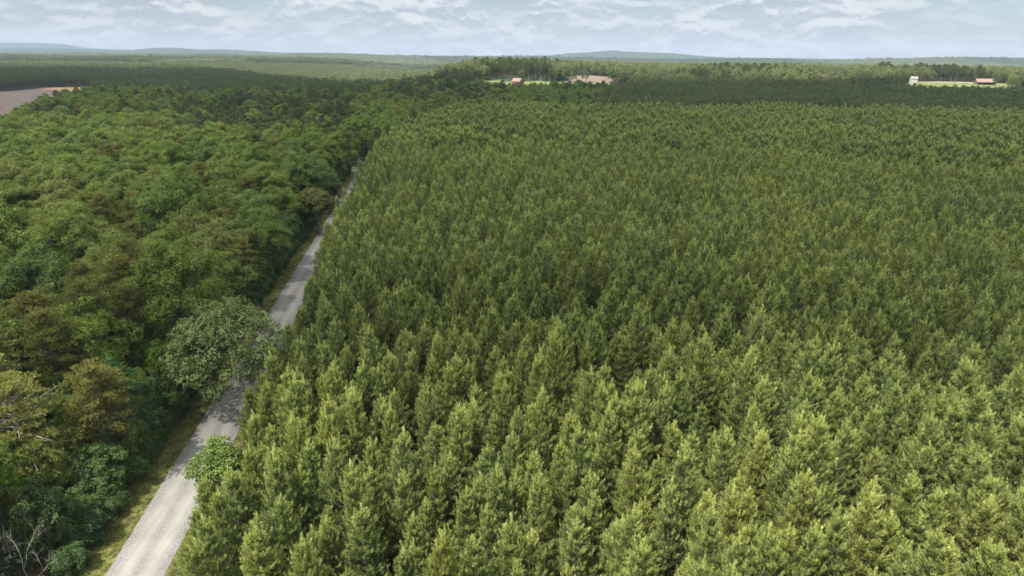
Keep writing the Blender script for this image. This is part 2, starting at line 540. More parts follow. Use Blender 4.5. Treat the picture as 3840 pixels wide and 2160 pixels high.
# the pale lane crossing at the far end
mb = MB()
ys = np.linspace(-79, -60, 24)
lane_y = lambda x: 331 + (x + 72) * 0.02
vv = []
for x in ys:
    vv += [(x, lane_y(x) - 2.6, 0.16), (x, lane_y(x) + 2.6, 0.16)]
mb.add(vv, [(2 * i, 2 * i + 2, 2 * i + 3, 2 * i + 1) for i in range(len(ys) - 1)])
tag(mb.build('crossing_lane', surface('pale_lane_gravel', (0.26, 0.25, 0.23), (0.36, 0.35, 0.33), 2.0)), kind='structure')


# ------------------------------------------------------------------ tree shapes
def young_pine(seed, lod=0):
    """conical plantation pine, 12.5 m: whorls of upswept branches carrying candle-like shoots"""
    r = np.random.default_rng(seed)
    H, z0 = 13.5, 1.6
    mb, tk = MB(), MB()
    lean = r.normal(0, 0.012, 2)
    step = (0.50, 0.66, 1.1)[lod]
    Rm = r.uniform(2.6, 3.35)
    B, A, L, T = [], [], [], []
    z = z0
    while z < H - 0.5:
        t = (z - z0) / (H - z0)
        Rz = Rm * (1 - t) ** 0.78 * (0.72 + 0.28 * min(1, t * 4)) + 0.14
        nb = int(round((7.2, 6.2, 5.0)[lod] - 1.6 * t))
        a0 = r.uniform(0, 6.28)
        for k in range(nb):
            a = a0 + k * 6.283 / nb + r.normal(0, 0.2)
            ln = Rz * (r.uniform(0.50, 1.22) + 0.12 * math.sin(a * 2 + seed))
            el = 0.22 + 0.62 * t + r.normal(0, 0.12)
            d = np.array([math.cos(a) * math.cos(el), math.sin(a) * math.cos(el), math.sin(el)])
            zz = z + r.uniform(-0.2, 0.2)
            org = np.array([lean[0] * zz, lean[1] * zz, zz])
            nt = max(2, int(((4.2, 2.2, 1.3)[lod]) * ln + (2, 1, 0.6)[lod]))
            s = np.sort(r.uniform(0.30, 1.0, nt)); s[-1] = 1.0
            side = np.cross(d, (0, 0, 1)); side /= np.linalg.norm(side)
            off = r.uniform(-1, 1, nt) * 0.34 * ln * (1.15 - s) * 1.4
            p = org + d * (s * ln)[:, None] + side * off[:, None] + np.array([0, 0, 1]) * (0.20 * s ** 2 * ln)[:, None]
            ax = d * 0.55 + side * (np.sign(off) * 0.22)[:, None] + np.array([0, 0, 1.0]) * r.uniform(0.75, 1.3, nt)[:, None]
            B.append(p); A.append(ax)
            L.append(r.uniform(0.38, 0.72, nt))
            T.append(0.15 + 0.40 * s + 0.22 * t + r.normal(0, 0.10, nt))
            if lod == 0 and ln > 0.7:
                tk.tube([org, org + d * ln * 0.5, p[-1]], [0.028, 0.018, 0.008], 3)
        z += step * (1 - 0.25 * t)
    n = (7, 4, 2)[lod]
    zt = np.linspace(H - 1.0, H + 0.35, n)
    B.append(np.stack([lean[0] * zt, lean[1] * zt, zt], -1)); A.append(np.tile([0.0, 0.0, 1.0], (n, 1)) + r.normal(0, 0.12, (n, 3)))
    L.append(np.full(n, 0.5)); T.append(np.full(n, 0.9))
    B, A, L, T = np.concatenate(B), np.concatenate(A), np.concatenate(L), np.concatenate(T)
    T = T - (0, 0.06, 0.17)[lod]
    if lod == 0:
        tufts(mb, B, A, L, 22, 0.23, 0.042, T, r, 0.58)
    elif lod == 1:
        tufts(mb, B, A, L * 1.25, 7, 0.38, 0.115, T, r)
    else:
        tufts(mb, B, A, L * 2.0, 5, 0.75, 0.32, T, r)
    zz = np.linspace(0, H - 0.3, 6)
    tk.tube(np.stack([lean[0] * zz, lean[1] * zz, zz], -1), 0.13 * (1 - zz / H) + 0.012, (6, 5, 3)[lod])
    return mb, tk


def old_pine(seed, lod=0, H=17.0, Rm=4.4, zb=0.36, flat=1.0, sparse=1.0):
    """open-grown pine: horizontal limbs ending in flat plates of needles, rounded top, bare lower trunk"""
    r = np.random.default_rng(seed)
    mb, tk = MB(), MB()
    z0 = H * zb
    nb = int((62, 42, 20)[lod] * sparse)
    B, A, T = [], [], []
    lean = r.normal(0, 0.03, 2)
    for i in range(nb):
        t = ((i + r.uniform(0, 1)) / nb) ** 0.9
        z = z0 + (H - z0) * t * 0.94
        Rz = Rm * math.sqrt(max(0.03, 1 - (max(t - 0.25, 0) / 0.78) ** 2)) * (0.65 + 0.35 * min(1, t / 0.25))
        ln = Rz * r.uniform(0.62, 1.1)
        a = i * 2.4 + r.normal(0, 0.35)
        el = 0.02 + 0.75 * t ** 2.2 + r.normal(0, 0.10)
        d = np.array([math.cos(a) * math.cos(el), math.sin(a) * math.cos(el), math.sin(el)])
        org = np.array([lean[0] * z, lean[1] * z, z])
        tip = org + d * ln
        if lod < 2:
            tk.tube([org, org + d * ln * 0.5 + (0, 0, 0.12), tip], [0.07, 0.045, 0.015], 4 if lod == 0 else 3)
        nclump = (3, 2, 1)[lod]
        for c in range(nclump):
            f = 1.0 - c * 0.30
            side = np.array([-math.sin(a), math.cos(a), 0])
            cen = org + d * ln * f * 0.92 + side * r.uniform(-0.55, 0.55) * ln * 0.35
            nt = (20, 8, 5)[lod]
            rr = (0.95 - 0.12 * c) * (0.7 + 0.3 * ln / Rm) * r.uniform(0.75, 1.15)
            q = r.normal(0, 1, (nt, 3)); q = unit(q) * (r.uniform(0.2, 1, nt) ** 0.5)[:, None] * rr
            q[:, 2] *= 0.30 * flat
            q[:, 2] += 0.22 - 0.10 * (q[:, 0] ** 2 + q[:, 1] ** 2)
            B.append(cen + q)
            ax = q * 0.55 + d * 0.25 + np.array([0, 0, 0.8])
            A.append(ax)
            T.append(0.35 + 0.3 * t + q[:, 2] * 0.4 + r.normal(0, 0.1, nt))  # plate tops and treetop toned lighter: top shading painted into the needles
    B, A, T = np.concatenate(B), np.concatenate(A), np.concatenate(T)
    if lod == 0:
        tufts(mb, B, A, 0.26, 9, 0.22, 0.060, T, r, 0.75)
    elif lod == 1:
        tufts(mb, B, A, 0.40, 6, 0.42, 0.17, T, r, 0.75)
    else:
        tufts(mb, B, A, 0.7, 4, 0.85, 0.42, T, r, 0.8)
    zz = np.linspace(0, H * 0.96, 7)
    tk.tube(np.stack([lean[0] * zz, lean[1] * zz, zz], -1), 0.22 * (1 - zz / H) ** 0.8 + 0.02, (7, 5, 4)[lod])
    return mb, tk


def broadleaf(seed, lod=0, H=16.0, Rm=4.2, zc=0.64, lobes=None, trunk=None, leaf=0.25, dens=1.0, lobe_r=0.33, shape=1.0):
    """broadleaf crown made of leafy clumps carried by limbs; gaps stay open between the clumps"""
    r = np.random.default_rng(seed)
    mb, tk = MB(), MB()
    cz = H * zc
    ez = H * (1 - zc) * shape
    nl = (44, 34, 22)[lod]
    if lobes is None:
        lobes = []
        nbig = (17, 15, 12)[lod]
        for i in range(nbig):
            u = 1 - (i + 0.4) / nbig * 1.5
            a = i * 2.39996 + r.normal(0, 0.3)
            c = math.sqrt(max(0, 1 - u * u))
            k = r.uniform(0.52, 0.80)
            bc = np.array([c * math.cos(a) * Rm * k, c * math.sin(a) * Rm * k, cz + u * ez * (0.72 if u > 0 else 1.25) * k])
            br = Rm * r.uniform(0.32, 0.48)
            ns_ = (7, 5, 2)[lod]
            for j in range(ns_):
                d = unit(r.normal(size=3) + np.array([0, 0, 0.55]) + 0.6 * unit(bc - np.array([0, 0, cz - 0.3 * ez])))
                p = bc + d * br * r.uniform(0.6, 1.0)
                lobes.append((p[0], p[1], p[2], Rm * lobe_r * 0.62 * r.uniform(0.7, 1.25) * (1, 1.12, 1.7)[lod]))
        for i in range(2):
            lobes.append((r.normal(0, 0.15) * Rm, r.normal(0, 0.15) * Rm, cz + ez * 0.8, Rm * 0.2))
    ctr = np.array([0, 0, cz - 0.25 * ez])
    P_, N_, T_ = [], [], []
    for (lx, ly, lz, lr) in lobes:
        c = np.array([lx, ly, lz])
        out = unit(c - ctr)
        ns = max(4, int((50, 26, 8)[lod] * dens * (lr / 1.35) ** 1.4))
        d = rand_dirs(ns * 2, r)
        pref = out * 0.55 + np.array([0, 0, 0.7])
        keep = (d @ pref) > -0.25
        d = d[keep][:ns]
        rad = lr * (0.78 + 0.30 * r.uniform(0, 1, len(d)) ** 0.7)
        q = c + d * rad[:, None] * np.array([1, 1, 0.80])
        tn = 0.38 + 0.22 * d[:, 2] + r.normal(0, 0.05, len(d)) + r.normal(0, 0.07)  # upper leaves of each clump toned lighter, light from above painted in
        k = (7, 4, 3)[lod]
        sp = (0.24, 0.34, 0.6)[lod]
        qq = q[:, None] + r.normal(0, sp * 0.62, (len(q), k, 3))
        nn = d[:, None] * 1.1 + np.array([0, 0, 0.45]) + r.normal(0, 0.34, (len(q), k, 3))
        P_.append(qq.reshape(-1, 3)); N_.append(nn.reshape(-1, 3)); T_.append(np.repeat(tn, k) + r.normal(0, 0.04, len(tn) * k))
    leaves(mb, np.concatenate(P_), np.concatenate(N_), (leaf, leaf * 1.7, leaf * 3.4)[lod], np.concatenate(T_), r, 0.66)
    if trunk is None:
        tr = [(0, 0, 0), (r.normal(0, 0.15), r.normal(0, 0.15), cz * 0.5), (r.normal(0, 0.3), r.normal(0, 0.3), cz)]
        tk.tube(tr, [0.26, 0.19, 0.10], (8, 5, 4)[lod])
        top = np.array(tr[2])
        rt = 0.10
    else:
        tk.tube(trunk[0], trunk[1], 8)
        top = np.array(trunk[0][-1]); rt = trunk[1][-1]
    if lod < 2:
        for i, (lx, ly, lz, lr) in enumerate(lobes):
            if i % (5 if lod == 0 else 9):
                continue
            c = np.array([lx, ly, lz - lr * 0.2])
            if trunk is None:
                zb_ = min(cz * 0.55 + 0.3 * (lz - cz * 0.5) * r.uniform(0.5, 1), lz)
                b0 = np.array([0, 0, max(zb_, cz * 0.45)])
            else:
                pts = np.array(trunk[0]); j = r.integers(len(pts) // 2, len(pts)); b0 = pts[j]
            mid = b0 * 0.5 + c * 0.5 + r.normal(0, 0.25, 3) + np.array([0, 0, 0.2])
            tk.tube([b0, mid, c], [rt * 0.75, rt * 0.45, 0.02], 5 if lod == 0 else 3)
    return mb, tk


def bare_tree(seed, H=9.0, spread=3.2, forks=5, w0=0.13):
    """dead tree: forking, crooked bare limbs"""
    r = np.random.default_rng(seed)
    tk, tw = MB(), MB()

    def limb(p, d, ln, rad, depth):
        pts, rr = [p], [rad]
        q = p.copy(); dd = d.copy()
        n = 4
        for i in range(n):
            dd = unit(dd + r.normal(0, 0.22, 3))
            q = q + dd * ln / n
            pts.append(q); rr.append(rad * (1 - 0.55 * (i + 1) / n))
        (tk if depth == 0 else tw).tube(pts, rr, 6 if depth < 2 else 3)
        if depth < 4:
            for k in range((4, 4, 4, 3)[depth]):
                j = r.integers(2, n + 1)
                nd = unit(dd + r.normal(0, 0.75, 3) + np.array([0, 0, 0.15]))
                limb(pts[j], nd, ln * r.uniform(0.45, 0.75), rr[j] * 0.7, depth + 1)
    limb(np.zeros(3), np.array([0.1, 0.0, 1.0]), H * 0.5, w0, 0)
    return tw, tk


def mesh_pair(name, pair, leafmat, barkmat):
    return pair[0].mesh(name + '_crown', [leafmat]), pair[1].mesh(name + '_trunk', [barkmat])


YOUNG0 = [mesh_pair('young_pine', young_pine(100 + i), M_YOUNG, M_BARK) for i in range(7)]
OLIVE0 = [mesh_pair('olive_pine', old_pine(200 + i, 0, H=16 + i % 3, Rm=4.2 + 0.4 * (i % 2)), M_OLIVE, M_BARK) for i in range(5)]
BROAD0 = [mesh_pair('broadleaf', broadleaf(300 + i, 0, H=16 + i % 3, Rm=4.7 + 0.4 * (i % 3), zc=0.56 + 0.03 * (i % 3), shape=1.05), M_BROAD, M_BARKG) for i in range(6)]
LIME0 = [mesh_pair('lime_tree', broadleaf(340 + i, 0, H=14, Rm=3.1, zc=0.58), M_LIME, M_BARKG) for i in range(2)]
BROAD1 = [mesh_pair('broadleaf_mid', broadleaf(400 + i, 1, H=17, Rm=5.2), M_BROAD, M_BARKG) for i in range(5)]
OLIVE1 = [mesh_pair('olive_pine_mid', old_pine(420 + i, 1), M_OLIVE, M_BARK) for i in range(3)]
MATURE1 = [mesh_pair('mature_pine_mid', old_pine(440 + i, 1, H=18, Rm=3.1, zb=0.42, flat=1.5), M_MATURE, M_BARK) for i in range(4)]
LIME1 = [mesh_pair('lime_mid', broadleaf(460 + i, 1, H=15, Rm=3.6), M_LIME, M_BARKG) for i in range(2)]


def photo_place(x, y, z):
    """where in the photo a point shows, in words"""
    q = _m.inverted() @ Vector((x, y, z))
    if q.z > -1: return None
    f = cd.lens / cd.sensor_width
    u, v = 0.5 + f * q.x / -q.z, 0.5 - f * 16 / 9 * q.y / -q.z
    if 0 < u < 1 and 0 < v < 1:
        return f'{round(u * 100)}% across, {round(v * 100)}% down the photo'
    return None


def tree(name, pair, x, y, s, label, cat, group, sz=None, rz=None, z=None, rootrot=None):
    o = empty(name, (x, y, (gz(x, y) if z is None else z) - 0.1), rng.uniform(0, 6.28) if rz is None else rz)
    o.rotation_euler.x, o.rotation_euler.y = rng.normal(0, 0.028, 2)
    o.scale = (s, s * rng.uniform(0.9, 1.1), s if sz is None else sz)
    if group:
        zt = max(v[2] for v in (pair[0].vertices[i].co for i in range(0, len(pair[0].vertices), 401)))
        pl = photo_place(x, y, o.location.z + zt * o.scale.z * 0.85)
        if pl: label = f'{label}, {pl}'
    tag(o, label, cat, group)
    link(bpy.data.objects.new('crown', pair[0]), o)
    link(bpy.data.objects.new('trunk', pair[1]), o)
    return o


# ------------------------------------------------------------------ instanced masses (kind stuff)
def mass(name, label, pts, scl, hsc, variants, cat=None):
    """one object that stands for trees nobody could count; points carry scale and turn"""
    pts = np.asarray(pts, dtype=np.float32)
    n = len(pts)
    me = bpy.data.meshes.new(name)
    me.vertices.add(n); me.vertices.foreach_set('co', pts.ravel())
    a = me.attributes.new('scl', 'FLOAT_VECTOR', 'POINT')
    a.data.foreach_set('vector', np.stack([scl, scl, hsc], -1).astype(np.float32).ravel())
    a = me.attributes.new('rot', 'FLOAT_VECTOR', 'POINT')
    rr = np.zeros((n, 3), dtype=np.float32); rr[:, 2] = rng.uniform(0, 6.28, n); rr[:, 0] = rng.normal(0, 0.03, n); rr[:, 1] = rng.normal(0, 0.03, n)
    a.data.foreach_set('vector', rr.ravel())
    a = me.attributes.new('pick', 'INT', 'POINT')
    a.data.foreach_set('value', rng.integers(0, len(variants), n).astype(np.int32))
    o = link(bpy.data.objects.new(name, me))
    g = bpy.data.node_groups.new(name + '_nodes', 'GeometryNodeTree')
    g.interface.new_socket('Geometry', in_out='INPUT', socket_type='NodeSocketGeometry')
    g.interface.new_socket('Geometry', in_out='OUTPUT', socket_type='NodeSocketGeometry')
    gi, go = g.nodes.new('NodeGroupInput'), g.nodes.new('NodeGroupOutput')
    jn = g.nodes.new('GeometryNodeJoinGeometry')
    for i, vm in enumerate(variants):
        src = bpy.data.objects.new(f'{name}_shape', vm)
        oi = g.nodes.new('GeometryNodeObjectInfo'); oi.inputs['Object'].default_value = src
        oi.inputs['As Instance'].default_value = True
        g.links.new(oi.outputs['Geometry'], jn.inputs[0])
    ip = g.nodes.new('GeometryNodeInstanceOnPoints')
    ip.inputs['Pick Instance'].default_value = True
    g.links.new(gi.outputs[0], ip.inputs['Points'])
    g.links.new(jn.outputs[0], ip.inputs['Instance'])
    for nm, tp, sock in (('scl', 'FLOAT_VECTOR', 'Scale'), ('rot', 'FLOAT_VECTOR', 'Rotation'), ('pick', 'INT', 'Instance Index')):
        na = g.nodes.new('GeometryNodeInputNamedAttribute'); na.data_type = tp; na.inputs['Name'].default_value = nm
        g.links.new(na.outputs['Attribute'], ip.inputs[sock])
    g.links.new(ip.outputs[0], go.inputs[0])
    md = o.modifiers.new('scatter', 'NODES'); md.node_group = g
    return tag(o, label, cat, kind='stuff')


def both(name, pair, leafmat, barkmat):
    """crown and trunk of a far tree in one mesh with two materials"""
    a, b = pair
    m = MB(); m.v, m.f, m.tone, m.mi, m.nv = list(a.v), list(a.f), list(a.tone), list(a.mi), a.nv
    for v, f, t in zip(b.v, b.f, b.tone):
        m.v.append(v); m.f.append(f + a.nv); m.tone.append(t); m.mi.append(np.full(len(f), 1, dtype=np.int32)); m.nv += len(v)
    return m.mesh(name, [leafmat, barkmat])


def jitter_grid(x0, x1, y0, y1, dx, dy, jit, r, shear=0.0):
    xs = np.arange(x0, x1, dx); ys = np.arange(y0, y1, dy)
    X, Y = np.meshgrid(xs, ys)
    X = X + (np.arange(len(ys)) % 2)[:, None] * dx * 0.5
    X = X + r.uniform(-jit, jit, X.shape) * dx; Y = Y + r.uniform(-jit, jit, Y.shape) * dy
    X = X + shear * Y
    return X.ravel(), Y.ravel()


def in_view(x, y, m=22, k=0.80):
    return (np.abs(x) < k * y + m) & (y > 30)


YOUNG_S0 = [both('plantation_pine_near', young_pine(100 + i), M_YOUNG, M_BARK) for i in range(4)]
YOUNG_S1 = [both('plantation_pine_far', young_pine(150 + i, 1), M_YOUNG, M_BARK) for i in range(6)]
YOUNG_S2 = [both('plantation_pine_tiny', young_pine(170 + i, 2), M_YOUNG, M_BARK) for i in range(5)]

# --- special spots that stay free of random trees: (x, y, radius)
FREE = []


def free_of(x, y, spots):
    ok = np.ones(len(x), dtype=bool)
    for (sx_, sy_, sr) in spots:
        ok &= (x - sx_) ** 2 + (y - sy_) ** 2 > sr ** 2
    return ok


# ------------------------------------------------------------------ single trees with a look of their own
# grey-green oak leaning over the road
oak_lobes = []
r_ = np.random.default_rng(55)
for i in range(40):
    a = i * 2.4; k = math.sqrt((i + 0.5) / 40)
    x, y = 6.4 * k * math.cos(a), 5.6 * k * math.sin(a)
    oak_lobes.append((x, y, 13.2 - 4.0 * k ** 2 + r_.uniform(-1.1, 0.9), r_.uniform(0.9, 1.6)))
for i in range(14):
    a = i * 0.45 + 0.2
    oak_lobes.append((6.0 * math.cos(a), 5.2 * math.sin(a), 8.4 + r_.uniform(-0.9, 0.6), r_.uniform(0.9, 1.3)))
for i in range(40):
    a = i * 2.4
    k = 0.55 + 0.45 * math.sqrt(i / 40)
    oak_lobes.append((6.0 * k * math.cos(a) - 0.8, 5.0 * k * math.sin(a) - 1.2, r_.uniform(4.8, 8.8), r_.uniform(0.8, 1.3)))
for q in ((2.2, -3.6, 6.6, 0.8), (3.4, -3.0, 6.4, 0.9), (4.2, -1.9, 7.3, 0.8), (1.2, -5.2, 5.6, 0.6), (4.9, -3.4, 6.9, 0.7), (6.9, 0.6, 8.0, 0.7), (7.1, 2.0, 9.0, 0.7)):
    oak_lobes.append(q)
oak_tr = [(-6.2, -1.5, 0), (-5.6, -1.2, 3.0), (-4.2, -0.6, 6.0), (-1.8, -0.2, 8.4), (0.5, 0, 9.6), (3.0, -0.4, 10.0), (5.2, -0.2, 9.8)]
oak = mesh_pair('oak', broadleaf(56, 0, H=13, Rm=6, lobes=oak_lobes, trunk=(oak_tr, [0.30, 0.26, 0.23, 0.21, 0.19, 0.15, 0.07]), leaf=0.26, dens=0.85), M_OAKB, surface('dark_oak_bark', (0.035, 0.030, 0.026), (0.085, 0.075, 0.065), 5.0))
tree('oak_tree', oak, -43.0, 95.3, 1.22, 'wide grey-green oak leaning right over the gravel road, its dark crooked limb showing', 'tree', None, rz=0)
FREE.append((-43.6, 95.5, 6.5))
# yellowish tree reaching over the road farther on
yl = mesh_pair('yellow_tree', broadleaf(57, 0, H=11.5, Rm=4.6, zc=0.72, leaf=0.30, lobe_r=0.3), foliage('yellowish_leaves', [(0.12, 0.125, 0.03)], (0.20, 0.20, 0.06)), M_BARKG)
tree('overhanging_tree', yl, -60.0, 206, 1.2, 'small yellow-green tree with pale forked limbs reaching over the road in the middle distance', 'tree', None, rz=1.0)
FREE.append((-57.5, 207, 5))
# bright broadleaf among the pines on the right road edge
bl = mesh_pair('edge_tree', broadleaf(58, 0, H=8.0, Rm=3.0, zc=0.5, leaf=0.24, lobe_r=0.32, shape=1.15), foliage('fresh_green_leaves', [(0.110, 0.165, 0.032)], (0.19, 0.235, 0.055)), M_BARKG)
tree('broadleaf_tree', bl, -34.4, 69.5, 1.2, 'small bright green broadleaf tree at the right road edge among the pines', 'tree', None, rz=0.3)
FREE.append((-35.3, 69.5, 4.0)); FREE.append((-33.0, 65.5, 3.4)); FREE.append((-49.5, 64.5, 5.5)); FREE.append((-33.5, 74.5, 2.0))
# open yellow-green tree with bare twigs at the left edge
yo = mesh_pair('open_tree', old_pine(59, 0, H=16.5, Rm=6.3, zb=0.35, sparse=1.35), foliage('pale_yellow_green_leaves', [(0.17, 0.175, 0.04)], (0.26, 0.26, 0.075)), M_DEAD)
tree('open_crowned_tree', yo, -56.8, 70.5, 1.0, 'pale yellow-green tree with open layered boughs and bare twigs, left of the road', 'tree', None, rz=2.0)
FREE.append((-56.8, 70.5, 6.5))
# dead snag at the near end of the left wood
sn = bare_tree(5, 11.5, 3.0, w0=0.055)
o = empty('dead_tree', (-47.6, 55.2, 0), 0.4)
tag(o, 'bleached leafless dead tree standing in the dark roadside shrubs', 'dead tree')
sn[0].build('branches', M_DEAD, o); sn[1].build('trunk', M_DEAD, o)
FREE.append((-48.6, 56.5, 4.2))
tree('broadleaf_tree', BROAD0[1], -47.0, 46.8, 0.66, 'sunlit yellow-green broadleaf treetop in front of the dead tree, by the verge', 'tree', None)
FREE.append((-47.5, 48.5, 4.5))
bl2 = mesh_pair('vivid_tree', broadleaf(61, 0, H=16.5, Rm=3.6, zc=0.52), foliage('vivid_green_leaves', [(0.050, 0.125, 0.030)], (0.085, 0.19, 0.05)), M_BARKG)
tree('broadleaf_tree', bl2, -52.8, 82.5, 0.92, 'deep vivid green broadleaf tree wedged between olive-brown pines, left of the road', 'tree', None)
FREE.append((-52.8, 82.5, 3.2))
for (xx, yy, kk, sc_, lab) in (
    (-60.5, 101, OLIVE0[0], 1.12, 'largest olive-brown pine left of the leaning oak'),
    (-51.0, 75.5, OLIVE0[1], 0.95, 'olive pine with flat yellowish boughs in front of the vivid green tree'),
    (-63.5, 86.5, OLIVE0[2], 1.05, 'olive-brown pine directly behind the pale open-crowned tree'),
    (-72.0, 97.0, OLIVE0[3], 1.1, 'dark olive pine near the left border, behind the pale open-crowned tree'),
    (-58.0, 158, BROAD0[0], 1.12, 'large dark green broadleaf crown bulging over the verge, behind the leaning oak'),
    (-100, 218, OLIVE0[4], 1.15, 'lone round brown-olive pine in the middle of the green crowns'),
    (-80, 127, BROAD0[3], 1.05, 'pale green broadleaf crown beside the brown pines'),
    (-365, 550, LIME0[0], 1.2, 'lime green tree at the near border of the clear-cut, farthest left'),
    (-213, 338, LIME0[0], 1.2, 'bright lime green pointed tree rising from the dark wood far left'),
    (-190, 355, LIME0[1], 1.2, 'lime green round tree in the wood just in front of the clear-cut'),
    (-86, 140, LIME0[1], 1.25, 'bright lime green tree behind the brown pines in the middle of the left wood'),
    (-203, 345, BROAD0[2], 1.0, 'dark blue-green tree beside the lime green pointed tree'),
    (112, 790, LIME0[0], 1.5, 'large bright green round tree standing just before the farm clearing'),
):
    tree('olive_pine_tree' if 'pine' in lab and 'olive' in lab else 'broadleaf_tree', kk, xx, yy, sc_, lab, 'tree', None)
    FREE.append((xx, yy, 3.5 * sc_))

# ------------------------------------------------------------------ the young plantation right of the road
pr = np.random.default_rng(11)
X, Y = jitter_grid(-110, 620, 30, 640, 3.5, 3.25, 0.42, pr, -0.1198)
X = X + 62 * 0.0
edge0 = road_x(Y) + 4.3 + 3.3 * S((160 - Y) / 22)
edge = edge0 + 0.8 * wave(X * 0, Y, 61, 5, 0.12)
back = 612 + 14 * wave(X, 0 * X, 62, 5, 0.02)
edge = np.where(Y > 330, np.maximum(-68 + (Y - 330) * 0.05, edge), edge)
keep = (X > edge) & (Y < back) & in_view(X, Y) & free_of(X, Y, FREE)
gap = wave(X, Y, 63, 6, 0.09) + 0.5 * wave(X, Y, 64, 4, 0.5)
keep &= pr.uniform(0, 1, len(X)) > np.where(gap > 0.62, 0.55, 0.015)
X, Y = X[keep], Y[keep]
edge0 = road_x(Y) + 4.3 + 3.3 * S((160 - Y) / 22)
sc = (0.98 + 0.10 * wave(X, Y, 65, 5, 0.06) + pr.normal(0, 0.12, len(X)))
edge_f = np.clip((X - edge0 + 0.5) / 7, 0, 1)
sc = np.clip(sc * (0.74 + 0.26 * edge_f), 0.58, 1.28)
hs = np.clip(sc * pr.uniform(0.90, 1.12, len(X)), 0.6, 1.3)
order = np.argsort(Y + 0.12 * np.abs(X) + np.where(edge_f < 0.8, -14, 0))
# keep those whose tops fall in the frame as individuals
def shows(x, y, h, az_max=0.0):
    F = np.array([0, math.cos(R(PITCH)), -math.sin(R(PITCH))]); U = np.array([0, math.sin(R(PITCH)), math.cos(R(PITCH))])
    z = h - CAM_H
    dz = y * F[1] + z * F[2]
    u = x / dz; v = (y * U[1] + z * U[2]) / dz
    return (np.abs(u) < 0.77) & (v > -0.445)
vis = shows(X, Y, hs * 13.5)
ind = [i for i in order if vis[i]][:298]
indset = np.zeros(len(X), dtype=bool); indset[ind] = True
side_rank = 0
for i in ind:
    at_edge = X[i] - edge0[i] < 2.8
    if at_edge:
        lab, grp = 'young pine bordering the right edge of the road', 'plantation pines along the road edge'
    elif hs[i] > 1.13:
        lab, grp = 'tall pointed young pine standing above its neighbours', 'tallest near pines of the plantation'
    elif hs[i] < 0.86:
        lab, grp = 'small young pine sunk between taller pines', 'smallest near pines of the plantation'
    else:
        lab, grp = 'yellow-green young plantation pine of middling height', 'near pines of the plantation'
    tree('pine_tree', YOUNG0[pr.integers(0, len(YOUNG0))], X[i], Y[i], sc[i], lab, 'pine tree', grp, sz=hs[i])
rest = ~indset
Z = ground_z(X, Y)
dist = np.hypot(X, Y)
for nm, lab, sel, var in (
    ('plantation_pines', 'dense green young pines of the plantation just behind the nearest rows', rest & (dist < 135), YOUNG_S0),
    ('middle_plantation_pines', 'shaded young pines filling the middle of the plantation', rest & (dist >= 135) & (dist < 330), YOUNG_S1),
    ('far_plantation_pines', 'even, fine-textured tops of the plantation\'s farthest rows before the dark stand', rest & (dist >= 330), YOUNG_S2)):
    mass(nm, lab, np.stack([X[sel], Y[sel], Z[sel] - 0.1], -1), sc[sel], hs[sel], var)

# ------------------------------------------------------------------ the old mixed wood left of the road
hr = np.random.default_rng(12)
X, Y = jitter_grid(-620, 60, 34, 766, 7.4, 7.1, 0.38, hr, -0.1198)
edgeL = road_x(Y) - 9.0 + 2.2 * S((Y - 210) / 60) + 1.2 * wave(0 * X, Y, 71, 5, 0.1)
edgeL = np.where(Y > 338, np.where(Y < 620, np.maximum(-71 + (Y - 338) * 0.05, road_x(Y)) - 1, 700), edgeL)
az = X / Y
keep = (X < edgeL) & in_view(X, Y, 30, 0.80) & free_of(X, Y, FREE) & ~poly_in(X, Y, CLEARCUT)
keep &= ~((Y > 325) & (Y < 337) & (X > -84))
keep &= (Y < 700) | (az < 0.12)
X, Y, az = X[keep], Y[keep], az[keep]
n = len(X)
f = wave(X, Y, 72, 6, 0.03); u = hr.uniform(0, 1, n)
p_ol = np.where(Y < 118, 0.58, 0.16) + 0.28 * f
p_ma = S((Y - 300) / 60) * S((az + 0.52) / 0.06) * S((-0.19 - az) / 0.05 + 0.5) * 0.80
p_ma = np.maximum(p_ma, 0.35 * S((Y - 380) / 80))
p_ma = np.where((az > -0.22) & (Y > 640), 0.9, p_ma)
sp = np.where(hr.uniform(0, 1, n) < p_ma, 2, np.where(u < p_ol, 1, 0))
sp = np.where((sp == 0) & (hr.uniform(0, 1, n) < 0.07), 3, sp)
dist = np.hypot(X, Y)
sc = np.where(sp == 0, hr.normal(1.05, 0.17, n), np.where(sp == 1, hr.normal(1.0, 0.1, n), hr.normal(0.95, 0.1, n)))
near_edge = np.clip((edgeL[keep] - X) / 8, 0, 1)
sc = np.clip(sc, 0.72, 1.4) * np.where(Y < 340, 0.90 + 0.10 * near_edge + 0.28 * (1 - near_edge) * S((Y - 170) / 60), 1.0)
hs = np.clip(sc * (1.0 + 0.17 * wave(X, Y, 75, 5, 0.09) + hr.normal(0, 0.07, n)), 0.62, 1.42)
vis = shows(X, Y, hs * 16)
KN = {0: ('broadleaf_tree', 'broadleaf tree'), 1: ('olive_pine_tree', 'pine tree'), 2: ('mature_pine_tree', 'pine tree'), 3: ('broadleaf_tree', 'broadleaf tree')}
ind = [i for i in np.argsort(dist) if vis[i]]
cnt = {0: 0, 1: 0, 2: 0, 3: 0}
isind = np.zeros(n, dtype=bool)
